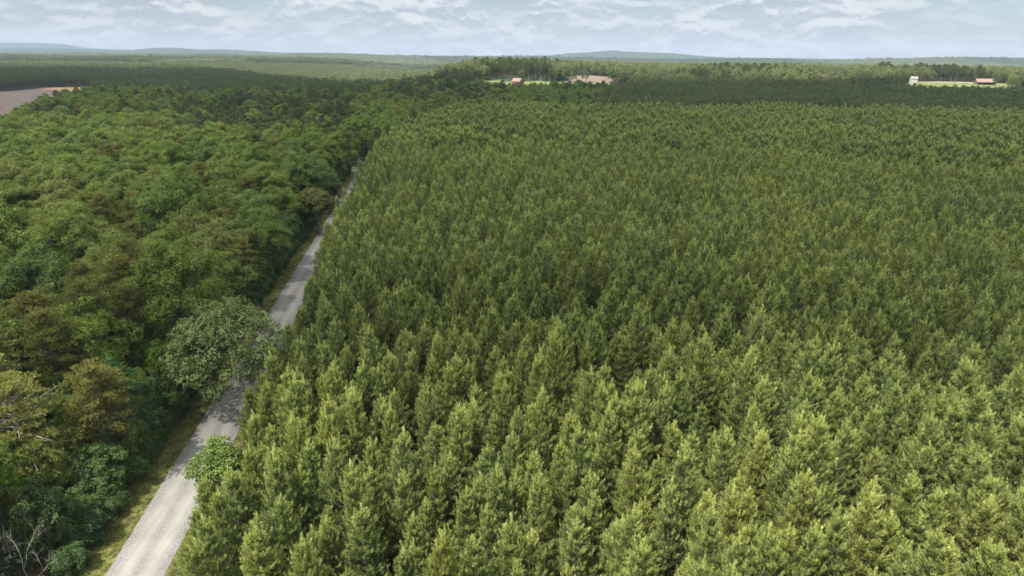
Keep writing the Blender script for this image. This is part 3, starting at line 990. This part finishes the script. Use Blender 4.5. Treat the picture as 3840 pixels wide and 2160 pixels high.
for i in ind:
    s_ = int(sp[i]); 
    if cnt[0] + cnt[3] >= 280 and s_ in (0, 3): continue
    if s_ == 1 and cnt[1] >= 160: continue
    if s_ == 2 and cnt[2] >= 90: continue
    cnt[s_] += 1; isind[i] = True
    edge_t = near_edge[i] < 0.55 and Y[i] < 340
    zone = 'near' if Y[i] < 118 else ('middle' if Y[i] < 330 else 'far')
    d0 = dist[i] < 420
    if s_ == 0:
        pool = BROAD0 if d0 else BROAD1
        lab = {'near': 'green broadleaf tree in the near wood', 'middle': 'green broadleaf tree in the middle wood', 'far': 'green broadleaf tree in the far wood'}[zone]
    elif s_ == 3:
        pool = LIME0 if d0 else LIME1
        lab = {'near': 'yellow-green broadleaf tree in the near wood', 'middle': 'yellow-green broadleaf tree in the middle wood', 'far': 'yellow-green broadleaf tree in the far wood'}[zone]
    elif s_ == 1:
        pool = OLIVE0 if d0 else OLIVE1
        lab = {'near': 'olive-brown layered pine in the near wood', 'middle': 'olive-brown pine in the middle wood', 'far': 'olive-brown pine in the far wood'}[zone]
    else:
        pool = MATURE1
        lab = 'dark mature pine in the far block of pines'
    if edge_t:
        lab = lab.split(' in the ')[0] + ' at the left verge'
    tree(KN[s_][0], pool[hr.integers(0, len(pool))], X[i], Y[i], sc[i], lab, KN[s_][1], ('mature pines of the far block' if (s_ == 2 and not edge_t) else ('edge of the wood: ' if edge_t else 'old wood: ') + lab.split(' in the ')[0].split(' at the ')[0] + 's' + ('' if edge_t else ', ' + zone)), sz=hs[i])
Z = ground_z(X, Y)
rest = ~isind


def combine(pl, leafm, barkm):
    return pl


B1S = [both('wood_tree_shape', broadleaf(400 + i, 1, H=17, Rm=5.2), M_BROAD, M_BARKG) for i in range(5)]
O1S = [both('olive_shape', old_pine(420 + i, 1), M_OLIVE, M_BARK) for i in range(3)]
MA1S = [both('mature_shape', old_pine(440 + i, 1, H=18, Rm=3.1, zb=0.42, flat=1.5), M_MATURE, M_BARK) for i in range(4)]
L1S = [both('lime_shape', broadleaf(460 + i, 1, H=15, Rm=3.6), M_LIME, M_BARKG) for i in range(2)]
for s_, nm, lab, var in ((0, 'distant_broadleaf_wood', 'broadleaf trees of the old wood too far off to tell apart', B1S), (1, 'distant_olive_pines', 'olive pines scattered through the far part of the old wood', O1S),
                         (2, 'distant_pine_block', 'dark mature pines massed beyond the old broadleaf wood', MA1S), (3, 'distant_yellow_green_trees', 'yellow-green trees dotted through the far part of the old wood', L1S)):
    sel = rest & (sp == s_)
    if sel.sum():
        mass(nm, lab, np.stack([X[sel], Y[sel], Z[sel] - 0.1], -1), sc[sel], hs[sel], var)

# ------------------------------------------------------------------ shrubs and low growth under the wood's edge
sr_ = np.random.default_rng(13)
SHRUB = [mesh_pair('shrub', broadleaf(500 + i, 0, H=3.6, Rm=1.9, zc=0.45, leaf=0.22, lobe_r=0.42, dens=1.1), foliage('dark_shrub_leaves_%s' % 'abc'[i], [[(0.050, 0.095, 0.026)], [(0.060, 0.105, 0.022)], [(0.044, 0.086, 0.030)]][i], (0.10, 0.16, 0.045)), M_BARKG) for i in range(3)]
M_EDGE = foliage('edge_tree_leaves', [(0.070, 0.125, 0.030), (0.095, 0.145, 0.030), (0.060, 0.110, 0.036), (0.085, 0.120, 0.034)], (0.15, 0.20, 0.05))
EDGE = [mesh_pair('edge_tree', broadleaf(520 + i, 0, H=8.5, Rm=2.9, zc=0.42, leaf=0.24, lobe_r=0.36, shape=1.1), M_EDGE, M_BARKG) for i in range(4)]
k = 0
for y in np.arange(44, 330, 2.6):
    for row in (0, 1):
        if abs(y - 54.5) < 3.4 and row == 1: continue
        if abs(y - 56) < 1.6: continue
        x = road_x(y) - 7.6 - 2.4 * row + sr_.normal(0, 0.5)
        s = sr_.uniform(0.75, 1.25) * (1.0 + 0.45 * row)
        if row == 0:
            tree('shrub', SHRUB[sr_.integers(0, 3)], x, y + sr_.normal(0, 0.5), s * 0.85, 'dark leafy shrub along the left verge', 'shrub', 'shrubs along the left verge')
        elif sr_.uniform() < 0.8:
            q = sr_.integers(0, 4)
            tree('undergrowth_tree', EDGE[q], x + 0.6, y + sr_.normal(0, 0.8), sr_.uniform(0.72, 1.1), 'low dark broadleaf tree behind the verge shrubs', 'tree', 'low trees under the wood edge', sz=sr_.uniform(0.65, 1.25))
        k += 1

# young growth between the nearest trees of the old wood
for q in range(110):
    y = sr_.uniform(44, 150)
    x = road_x(y) - 12.5 - abs(sr_.normal(0, 1)) * 14
    if abs(x) > 0.86 * y + 6 or not free_of(np.array([x]), np.array([y]), [(-48.6, 56.5, 3.0)])[0]:
        continue
    tree('sapling', BROAD0[sr_.integers(0, 6)], x, y, sr_.uniform(0.42, 0.6), 'half-grown green sapling between taller near trees', 'sapling', 'saplings in the near wood', sz=sr_.uniform(0.45, 0.68))

# grass on the verges
gr = np.random.default_rng(14)
mb = MB()
ng = 16000
y = 40 + 190 * gr.uniform(0, 1, ng) ** 1.5
side = gr.uniform(0, 1, ng) < 0.72
off = np.where(side, -3.2 - 4.6 * gr.uniform(0, 1, ng), 3.2 + 2.5 * gr.uniform(0, 1, ng))
x = road_x(y) + off
base = np.stack([x, y, np.full(ng, 0.04)], -1)
ax = gr.normal(0, 0.35, (ng, 3)); ax[:, 2] = 1
tufts(mb, base, ax, np.full(ng, 0.1), 4, 0.24, 0.045, np.clip(0.45 + 0.4 * wave(x, y, 81, 5, 0.4), 0, 1), gr, 0.7)
go = mb.build('grass', foliage('verge_grass', [(0.135, 0.145, 0.032)], (0.26, 0.25, 0.06)))
tag(go, 'short yellowish grass growing on the verges of the gravel road', 'grass', kind='stuff')

# ------------------------------------------------------------------ far woods
fr = np.random.default_rng(15)
FB = [both('far_broadleaf_shape', broadleaf(600 + i, 2, H=20, Rm=5.4, zc=0.58), M_FARB, M_BARKG) for i in range(6)]
FBM = [both('farm_broadleaf_shape', broadleaf(660 + i, 1, H=18, Rm=5.6, zc=0.47, shape=1.05), M_FARB, M_BARKG) for i in range(5)]
FM = [both('far_pine_shape', old_pine(620 + i, 2, H=18, Rm=3.2, zb=0.35, flat=1.8), M_MATURE, M_BARK) for i in range(5)]
FY = [both('far_young_shape', young_pine(640 + i, 2), M_FARL, M_BARK) for i in range(4)]


def far_points(dx, dy, y0, y1, jit=0.42, k=0.80):
    X, Y = jitter_grid(-k * y1 - 40, k * y1 + 40, y0, y1, dx, dy, jit, fr)
    m = in_view(X, Y, 40, k)
    return X[m], Y[m]


OPEN = (CLEARCUT, FARM_MID, FIELD_BROWN, FARM_RIGHT)


def open_ground(x, y):
    o = np.zeros(len(x), dtype=bool)
    for p in OPEN:
        o |= poly_in(x, y, p)
    return o


# dark pine stand behind the plantation (right), with a hem of broadleaf trees
X, Y = far_points(4.6, 4.6, 628, 935)
az = X / Y
line = np.where(az > 0.55, 885 - (az - 0.55) * 400, 915)
m = (az > 0.115 + 0.03 * wave(X, Y, 91, 4, 0.02)) & ~open_ground(X, Y) & (Y < line)
hem = (Y < 650 + 12 * wave(X, Y, 92, 4, 0.03)) & (az < 0.55)
s = fr.normal(0.82, 0.08, len(X)); sel = m & ~hem
mass('dark_pine_stand', 'dark even stand of taller pines behind the young plantation', np.stack([X, Y, ground_z(X, Y) - 0.2], -1)[sel], s[sel], s[sel], FM)
sel = m & hem & (fr.uniform(0, 1, len(X)) < 0.42)
mass('broadleaf_hem', 'light green broadleaf trees in a hem between plantation and dark pines', np.stack([X, Y, ground_z(X, Y) - 0.2], -1)[sel], s[sel] * 0.8, s[sel] * 0.78, B1S)

# broadleaf mix in the middle, between plantation and farm
X, Y = far_points(6.8, 6.8, 622, 864)
az = X / Y
m = (az > -0.12) & (az <= 0.125) & ~open_ground(X, Y) & free_of(X, Y, FREE)
s = fr.normal(0.86, 0.14, len(X))
dk = fr.uniform(0, 1, len(X))
mass('middle_broadleaf_wood', 'mixed green broadleaf wood between the plantation and the farm clearing', np.stack([X, Y, ground_z(X, Y) - 0.2], -1)[m & (dk < 0.7)], s[m & (dk < 0.7)], s[m & (dk < 0.7)], B1S)
mass('middle_pines', 'dark pines scattered through the wood before the farm clearing', np.stack([X, Y, ground_z(X, Y) - 0.2], -1)[m & (dk >= 0.7)], s[m & (dk >= 0.7)], s[m & (dk >= 0.7)], MA1S)

# everything between 700 m and 1250 m that is left: left side pines, hump, right light woods
X, Y = far_points(6.4, 6.4, 700, 1300)
az = X / Y
done = ((az > -0.125) & (Y < np.where(az > 0.125, 932, 868))) | (Y < 765) & (az < -0.12)
m = ~done & ~open_ground(X, Y)
pine = ((az < -0.17) & (Y > 760)) | ((az < -0.04) & (az > -0.22) & (Y < 940))
u = fr.uniform(0, 1, len(X))
s = fr.normal(1.0, 0.12, len(X))
sel = m & pine & (u < 0.85) & ~((az < -0.05) & (Y > 1150 + 900 * S((-0.28 - az) / 0.2)))
mass('left_dark_pines', 'dark pine forest beyond the clear-cut and round the low hump', np.stack([X, Y, ground_z(X, Y) - 0.2], -1)[sel], s[sel] * 0.95, s[sel] * 1.0, FM)
sapz = (az < -0.05) & (Y > 1150 + 900 * S((-0.28 - az) / 0.2))
sel = m & ~pine & ~((az > -0.10) & (Y > 925)) & ~sapz
hsc = s * np.where((az > -0.1), 1.08, 0.85)
sel &= u < 0.72
mass('farm_woods', 'sunlit light green woods round the farm clearings', np.stack([X, Y, ground_z(X, Y) - 0.2], -1)[sel], s[sel] * 0.92, hsc[sel], FB)

# tall sunlit trees round both farms
X, Y = far_points(8.6, 8.6, 925, 1320)
az = X / Y
f = wave(X, Y, 191, 5, 0.02)
s = fr.normal(0.94, 0.15, len(X)) + 0.10 * wave(X, Y, 192, 4, 0.012)
m = (az > -0.10) & ~open_ground(X, Y) & ~open_ground(X, Y - 9) & (fr.uniform(0, 1, len(X)) < 0.9) & ~((Y < 935) & (az > 0.125) & (az < 0.5))
P3 = np.stack([X, Y, ground_z(X, Y) - 0.2], -1)
dkp = m & (f > 0.35)
sel = m & ~dkp
mass('farmland_woods', 'sunlit pale green tall woods behind and between the farm clearings', P3[sel], s[sel], s[sel] * 1.08, FBM)
mass('farmland_pines', 'clumps of darker pines among the woods round the farms', P3[dkp], s[dkp] * 1.15, s[dkp] * 1.12, MA1S)

# 1300 m to 3600 m
X, Y = far_points(10.5, 11.0, 1300, 2500)
az = X / Y
u = fr.uniform(0, 1, len(X))
sap = (az < -0.05) & (Y > 1150 + 900 * S((-0.28 - az) / 0.2)) & (wave(X, Y, 95, 4, 0.002) > -0.6)
darkp = ~sap & ((az < -0.25) | ((az > 0.08) & (az < 0.40) & (wave(X, Y, 96, 3, 0.004) > 0.1)))
s = fr.normal(1.05, 0.12, len(X))
m = ~poly_in(X, Y, FIELD_BROWN)
P3 = np.stack([X, Y, ground_z(X, Y) - 0.2], -1)
sel = m & darkp
mass('far_dark_forest', 'dark far forest on the left and behind the farms', P3[sel], s[sel] * 1.5, s[sel] * 1.05, FM)
sel = m & ~darkp & ~sap
mass('far_light_forest', 'pale green far forest near the horizon', P3[sel], s[sel] * 1.05, s[sel] * 0.95, FB)
X2, Y2 = far_points(7.0, 8.0, 1150, 2500, 0.35)
az2 = X2 / Y2
sel = (az2 < -0.05) & (Y2 > 1150 + 900 * S((-0.28 - az2) / 0.2)) & (wave(X2, Y2, 95, 4, 0.002) > -0.6)
s2 = fr.normal(1.0, 0.1, len(X2))
mass('far_young_plantation', 'pale sunlit far plantation of small pines below the hills', np.stack([X2, Y2, ground_z(X2, Y2) - 0.2], -1)[sel], s2[sel] * 1.7, s2[sel] * 0.85, FY)
X, Y = far_points(19, 24, 2500, 5200)
az = X / Y
s = fr.normal(1.9, 0.25, len(X))
f = wave(X, Y, 97, 4, 0.0022)
P3 = np.stack([X, Y, ground_z(X, Y) - 0.2], -1)
mass('horizon_light_forest', 'pale green forest along the horizon', P3[f > 0], s[f > 0] * 1.1, s[f > 0] * 0.55, FB)
mass('horizon_dark_forest', 'dark green forest along the horizon', P3[f <= 0], s[f <= 0] * 1.7, s[f <= 0] * 0.6, FM)

# ------------------------------------------------------------------ trees standing alone round the farms
def az_at(px, y):   # lateral position seen under one bearing
    return ((px - 1288) / 1719 / 1.054) * y


ONE = [mesh_pair('lone_tree', broadleaf(700 + i, 1, H=18, Rm=6.4, zc=0.47, shape=1.05), foliage('lone_tree_leaves_%s' % 'ab'[i], [[(0.075, 0.105, 0.035)], [(0.10, 0.135, 0.045)]][i], (0.17, 0.20, 0.07)), M_BARKG) for i in range(2)]
TALLP = [mesh_pair('tall_pine', old_pine(720 + i, 1, H=27, Rm=3.8, zb=0.5, flat=1.6), M_MATURE, M_BARKG) for i in range(2)]
for (px, y, k, s, lab) in (
    (1440, 962, 1, 0.75, 'pale round tree standing alone before the brown field'),
    (1470, 955, 1, 1.0, 'tallest pale green tree by the brown field, with a bare lower trunk'),
    (1540, 965, 0, 1.05, 'large round dark green tree to the right of the brown field'),
    (1510, 1100, 1, 0.95, 'pale green domed tree behind the brown field\'s right corner'),
    (1398, 975, 1, 0.9, 'bright green tree between the tall bare-trunked trees and the brown field'),
    (2405, 1010, 1, 0.33, 'small round bush-like tree between the house and the red-roofed barn'),
    (2512, 960, 0, 0.75, 'dark round tree at the right end of the red-roofed barn'),
    (170, 1040, 0, 0.55, 'lone round tree at the far dirt edge of the clear-cut'),
    (2345, 1060, 0, 1.0, 'big oak-like tree right of the white house'),
    (2372, 1075, 0, 1.0, 'second big tree right of the white house'),
):
    x = az_at(px, y)
    tree('lone_tree', ONE[k], x, y, s, lab, 'tree', None)
for (px, y, s) in ((1325, 965, .9), (1342, 968, 1.0), (1356, 960, .95), (1367, 966, 1.02), (1378, 962, 0.92), (1312, 970, 0.95)):
    x = az_at(px, y)
    tree('tall_bare_trunked_tree', TALLP[int(px) % 2], x, y, s, 'tall slender bare-trunked tree behind the farm clearing', 'tree', 'tall slender trees behind the farm clearing')
for (px, y, s) in ((1215, 1380, 1.25), (1232, 1400, 1.2), (1262, 1390, 1.45), (1276, 1400, 1.6), (1292, 1385, 1.5), (1306, 1400, 1.3), (1160, 1500, 1.2), (1178, 1500, 1.15), (1412, 1480, 1.3), (1428, 1500, 1.35)):
    tree('dark_tall_tree', ONE[0], az_at(px, y), y, s, 'dark broad tree on the skyline behind the farm', 'tree', 'dark trees on the skyline')
for i, (px, y) in enumerate(((418, 1010), (455, 1000), (482, 1005))):
    sn = bare_tree(40 + i, 26.0, 4.0, w0=0.35)
    x = az_at(px, y) 
    o = empty('dead_tree', (x, y, gz(x, y)), i * 1.3)
    tag(o, ('pale leafless dead tree, leftmost of three in the dark forest beyond the wood', 'grey leafless tree, middle of three in the dark forest beyond the wood', 'grey leafless tree, rightmost of three in the dark forest beyond the wood')[i], 'dead tree')
    sn[0].build('branches', M_DEAD, o); sn[1].build('trunk', M_DEAD, o)

# ------------------------------------------------------------------ farm buildings
M_REDROOF = surface('rusty_red_metal_roof', (0.17, 0.115, 0.10), (0.27, 0.19, 0.17), 0.6, 5, 0.6)
M_GREYROOF = surface('weathered_grey_roof', (0.16, 0.14, 0.14), (0.30, 0.27, 0.26), 0.8, 5, 0.7)
M_WHITEW = surface('white_clapboard', (0.34, 0.33, 0.315), (0.48, 0.465, 0.445), 1.0, 4, 0.7)
M_BARNWOOD = surface('weathered_barn_boards', (0.10, 0.075, 0.06), (0.20, 0.16, 0.13), 1.2, 4, 0.9)
M_REDWOOD = surface('faded_red_boards', (0.13, 0.06, 0.05), (0.21, 0.12, 0.10), 1.2, 4, 0.9)
M_GLASS = surface('dark_window_glass', (0.02, 0.025, 0.03), (0.04, 0.045, 0.05), 1.0, 2, 0.15)
M_STONE = surface('chimney_brick', (0.25, 0.12, 0.09), (0.36, 0.20, 0.15), 3.0)


def gable(parent, L, W, He, Hr, wall, roof, over=0.5, windows=(), door=None, open_front=False):
    """gabled building along x: walls, two-slope roof, windows and door as parts"""
    wb = MB()
    hx, hy = L / 2, W / 2
    if not open_front:
        wb.box(-hx, hx, -hy, hy, 0, He)
    else:
        wb.box(-hx, hx, hy - 0.3, hy, 0, He); wb.box(-hx, -hx + 0.3, -hy, hy - 0.3, 0, He); wb.box(hx - 0.3, hx, -hy, hy - 0.3, 0, He)
    for s in (-1, 1):
        x0, x1 = (-hx, -hx + 0.2) if s < 0 else (hx - 0.2, hx)
        wb.add([(x0, -hy, He), (x1, -hy, He), (x0, hy, He), (x1, hy, He), (x0, 0, Hr - 0.05), (x1, 0, Hr - 0.05)],
               [(0, 4, 2), (1, 3, 5)], mat=0)
    wb.build('wall', wall, parent)
    rb = MB()
    sl_ = (Hr - He) / hy
    e = hy + over
    for s in (-1, 1):
        a = [(-hx - over, s * e, Hr - sl_ * e), (hx + over, s * e, Hr - sl_ * e), (hx + over, 0, Hr), (-hx - over, 0, Hr)]
        b = [(p[0], p[1], p[2] + 0.18) for p in a]
        rb.add(a + b, [(0, 1, 2, 3), (4, 7, 6, 5), (0, 4, 5, 1), (1, 5, 6, 2), (2, 6, 7, 3), (3, 7, 4, 0)])
    rb.build('roof', roof, parent)
    for (x, z, w_, h_) in windows:
        g_ = MB(); g_.box(x - w_ / 2, x + w_ / 2, -hy - 0.05, -hy + 0.02, z, z + h_)
        fo = g_.build('window', M_GLASS, parent)
        fr_ = MB()
        for q in ((x - w_ / 2 - 0.12, x - w_ / 2, z - 0.1, z + h_ + 0.1), (x + w_ / 2, x + w_ / 2 + 0.12, z - 0.1, z + h_ + 0.1), (x - w_ / 2, x + w_ / 2, z + h_, z + h_ + 0.1), (x - w_ / 2, x + w_ / 2, z - 0.1, z)):
            fr_.box(q[0], q[1], -hy - 0.09, -hy + 0.02, q[2], q[3])
        fr_.build('frame', M_WHITEW, fo)
    if door:
        d_ = MB(); d_.box(door[0] - door[1] / 2, door[0] + door[1] / 2, -hy - 0.06, -hy + 0.02, 0, door[2]); d_.build('door', M_BARNWOOD, parent)


def at_px(px, y):
    x = az_at(px, y); return (x, y, gz(x, y))


o = empty('farm_house', at_px(2301, 985), R(-14))
tag(o, 'white two-storey house with grey roof behind the dark pines', 'house')
gable(o, 8.5, 6.5, 6.4, 9.0, M_WHITEW, M_GREYROOF, 0.4, windows=((-2.8, 1.2, 1, 1.6), (0, 4.1, 1, 1.4), (2.8, 1.2, 1, 1.6), (-2.8, 4.1, 1, 1.4), (2.8, 4.1, 1, 1.4)), door=(0, 1.2, 2.2))
cb = MB(); cb.box(3.0, 3.7, -0.4, 0.4, 8.0, 10.4); cb.build('chimney', M_STONE, o)
o = empty('barn', at_px(2482, 985), R(-4))
tag(o, 'long low open barn with a rusty red metal roof on the green pasture', 'barn')
gable(o, 24, 10, 3.6, 7.6, M_BARNWOOD, M_REDROOF, 0.8, open_front=True)
for i in range(8):
    p_ = MB(); xx = -11.6 + i * 3.3; p_.box(xx - 0.15, xx + 0.15, -5.0, -4.7, 0, 3.6); p_.build('post', M_BARNWOOD, o)
o = empty('shed', at_px(1298, 925), R(-38))
tag(o, 'small reddish shed with sloping pale red roof in the middle clearing', 'shed')
gable(o, 13, 10, 4.2, 8.0, M_REDWOOD, M_REDROOF, 0.5, door=(0, 2.6, 2.8))
o = empty('shed', at_px(1409, 868), R(5))
tag(o, 'low shed with pinkish roof half hidden by treetops, before the clearing', 'shed')
gable(o, 10, 7, 6.0, 8.5, M_REDWOOD, M_REDROOF, 0.5)
o = empty('hay_trailer', at_px(2432, 1000), R(10))
tag(o, 'pale flat farm trailer parked left of the red-roofed barn', 'trailer')
b_ = MB(); b_.box(-4, 4, -1.2, 1.2, 0.9, 1.2); b_.build('bed', M_WHITEW, o)
for sx_ in (-2.6, 2.6):
    for sy_ in (-1.25, 1.25):
        w_ = MB(); a_ = np.linspace(0, 6.28, 13)[:-1]
        w_.tube([(sx_, sy_ - 0.12, 0.48), (sx_, sy_ + 0.12, 0.48)], [0.46, 0.46], 12); w_.build('wheel', M_GLASS, o)
for i, (px, y, lab) in enumerate(((2459, 1010, 'grey wooden utility pole between the barn and the trailer'), (2407, 1020, 'wooden utility pole left of the small round tree'))):
    o = empty('utility_pole', at_px(px, y), 0.2)
    tag(o, lab, 'utility pole')
    q = MB(); q.tube([(0, 0, 0), (0, 0, 13)], [0.2, 0.14], 8); q.build('pole', M_BARKG, o)
    q = MB(); q.box(-1.2, 1.2, -0.08, 0.08, 12.1, 12.3); q.build('crossarm', M_BARKG, o)
# lattice mast on the far hill
mx_, my_ = az_at(1553, 8200), 8200
o = empty('radio_mast', (mx_, my_, gz(mx_, my_)), 0)
tag(o, 'thin lattice radio mast on the flat-topped far hill', 'mast')
q = MB()
for a in range(3):
    q.tube([(2.2 * math.cos(a * 2.1), 2.2 * math.sin(a * 2.1), 0), (0.8 * math.cos(a * 2.1), 0.8 * math.sin(a * 2.1), 55)], [0.5, 0.5], 4)
for k in range(18):
    z = 3 * k; f0 = 2.2 - 1.4 * z / 55
    q.tube([(f0, 0, z), (f0 * math.cos(2.1), f0 * math.sin(2.1), z + 1.5), (f0 * math.cos(4.2), f0 * math.sin(4.2), z + 3)], [0.25] * 3, 4)
q.build('lattice', M_BARKG, o)
# white signboard-like gate by the crossing lane
o = empty('road_sign', (-70.5, 337.5, 0), 0.1)
tag(o, 'low pale signboard on two posts beside the crossing lane', 'sign')
q = MB(); q.box(-1.8, 1.8, -0.04, 0.04, 0.9, 1.4); q.build('board', M_WHITEW, o)
for s in (-1.5, 1.5):
    q = MB(); q.box(s - 0.07, s + 0.07, 0.05, 0.18, 0, 1.5); q.build('post', M_BARKG, o)


# ------------------------------------------------------------------ clouds that shade the land (high above the frame)
def cloud(name, poly, alt=750.0, thick=150.0, soft=40.0, dens=0.9, seed=1, cell=22.0):
    """poly: outline of the shade it throws on the ground; the cloud floats where the sun's rays reach that ground"""
    sh = Vector((SDIR.x, SDIR.y)) / SDIR.z * alt
    px_ = np.array(poly, dtype=float)
    x0, x1, y0, y1 = px_[:, 0].min() - 80, px_[:, 0].max() + 80, px_[:, 1].min() - 80, px_[:, 1].max() + 80
    cx, cy = max(cell, (x1 - x0) / 110), max(cell, (y1 - y0) / 110)
    if y0 < 300: cy = min(cy, 9.0)
    xs, ys = np.arange(x0, x1, cx), np.arange(y0, y1, cy)
    X, Y = np.meshgrid(xs, ys)
    # signed distance to outline
    d = np.full(X.shape, 1e9)
    for i in range(len(px_)):
        a, b = px_[i], px_[(i + 1) % len(px_)]
        ab = b - a
        t = np.clip(((X - a[0]) * ab[0] + (Y - a[1]) * ab[1]) / (ab @ ab), 0, 1)
        d = np.minimum(d, np.hypot(X - a[0] - t * ab[0], Y - a[1] - t * ab[1]))
    d = np.where(poly_in(X, Y, poly), d, -d)
    wz = min(1.0, soft / 40.0)
    d = d + wz * (10 * wave(X, Y, seed, 5, 0.035) + 6 * wave(X, Y, seed + 1, 5, 0.1))
    den = S((d + soft / 2) / soft) * dens
    den = den * (1 - 0.40 * S((road_x(Y) - 5 - X) / 60) * S((560 - Y) / 200))
    th = thick * S(d / 260 + 0.15) * (0.6 + 0.5 * wave(X, Y, seed + 2, 6, 0.008)) + 3
    nx, ny = len(xs), len(ys)
    top = np.stack([X + sh.x, Y + sh.y, alt + th], -1).reshape(-1, 3)
    bot = np.stack([X + sh.x, Y + sh.y, alt - 0.12 * th + 6 * wave(X, Y, seed + 3, 5, 0.03)], -1).reshape(-1, 3)
    idx = np.arange(nx * ny).reshape(ny, nx)
    q = np.stack([idx[:-1, :-1], idx[:-1, 1:], idx[1:, 1:], idx[1:, :-1]], -1).reshape(-1, 4)
    dd = den.ravel()
    keepq = dd[q].max(axis=1) > 0.002
    q = q[keepq]
    n0 = nx * ny
    mb = MB(); mb.add(np.concatenate([top, bot]), np.concatenate([q, q[:, ::-1] + n0]))
    m, t = new_mat('cloud_vapour')
    at = t.n('ShaderNodeAttribute', attribute_name='vapour')
    tr = t.n('ShaderNodeBsdfTransparent'); tl = t.n('ShaderNodeBsdfTranslucent'); tl.inputs[0].default_value = (0.93, 0.94, 0.96, 1)
    df = t.n('ShaderNodeBsdfDiffuse'); df.inputs[0].default_value = (0.9, 0.9, 0.92, 1)
    a_ = t.n('ShaderNodeMixShader', i0=0.35); t.l(df.outputs[0], a_.inputs[1]); t.l(tl.outputs[0], a_.inputs[2])
    b_ = t.n('ShaderNodeMixShader'); t.l(at.outputs['Fac'], b_.inputs[0]); t.l(tr.outputs[0], b_.inputs[1]); t.l(a_.outputs[0], b_.inputs[2])
    oo = t.n('ShaderNodeOutputMaterial'); t.l(b_.outputs[0], oo.inputs[0])
    o = mb.build(name, m, smooth=True)
    a = o.data.attributes.new('vapour', 'FLOAT', 'POINT')
    # two walls are crossed, so each carries the square root of the whole
    a.data.foreach_set('value', (1 - np.sqrt(1 - np.concatenate([dd, dd]))).astype(np.float32))
    return tag(o, kind='structure')


cloud('cloud', [(-420, 60), (-120, 74), (-45, 84), (0, 86), (40, 92), (90, 84), (250, 70), (600, 60), (900, 300), (1000, 700), (760, 905), (500, 930), (150, 900), (-30, 930), (-220, 1010), (-420, 1500), (-600, 1750), (-1500, 1850), (-1500, 500)], soft=34, dens=0.80, seed=3)

# ------------------------------------------------------------------ haze
mb = MB(); mb.box(-15500, 15500, -290, 15200, -30, 330)
hzm, t = new_mat('thin_haze')
pv = t.n('ShaderNodeVolumePrincipled', _Density=0.000068)
pv.inputs['Color'].default_value = (0.50, 0.60, 0.76, 1)
pv.inputs['Anisotropy'].default_value = 0.0
o_ = t.n('ShaderNodeOutputMaterial'); t.l(pv.outputs[0], o_.inputs['Volume'])
USE_HAZE = True
if USE_HAZE:
    tag(mb.build('haze', hzm), 'thin blue haze over the distant forest and hills', 'haze', kind='stuff')
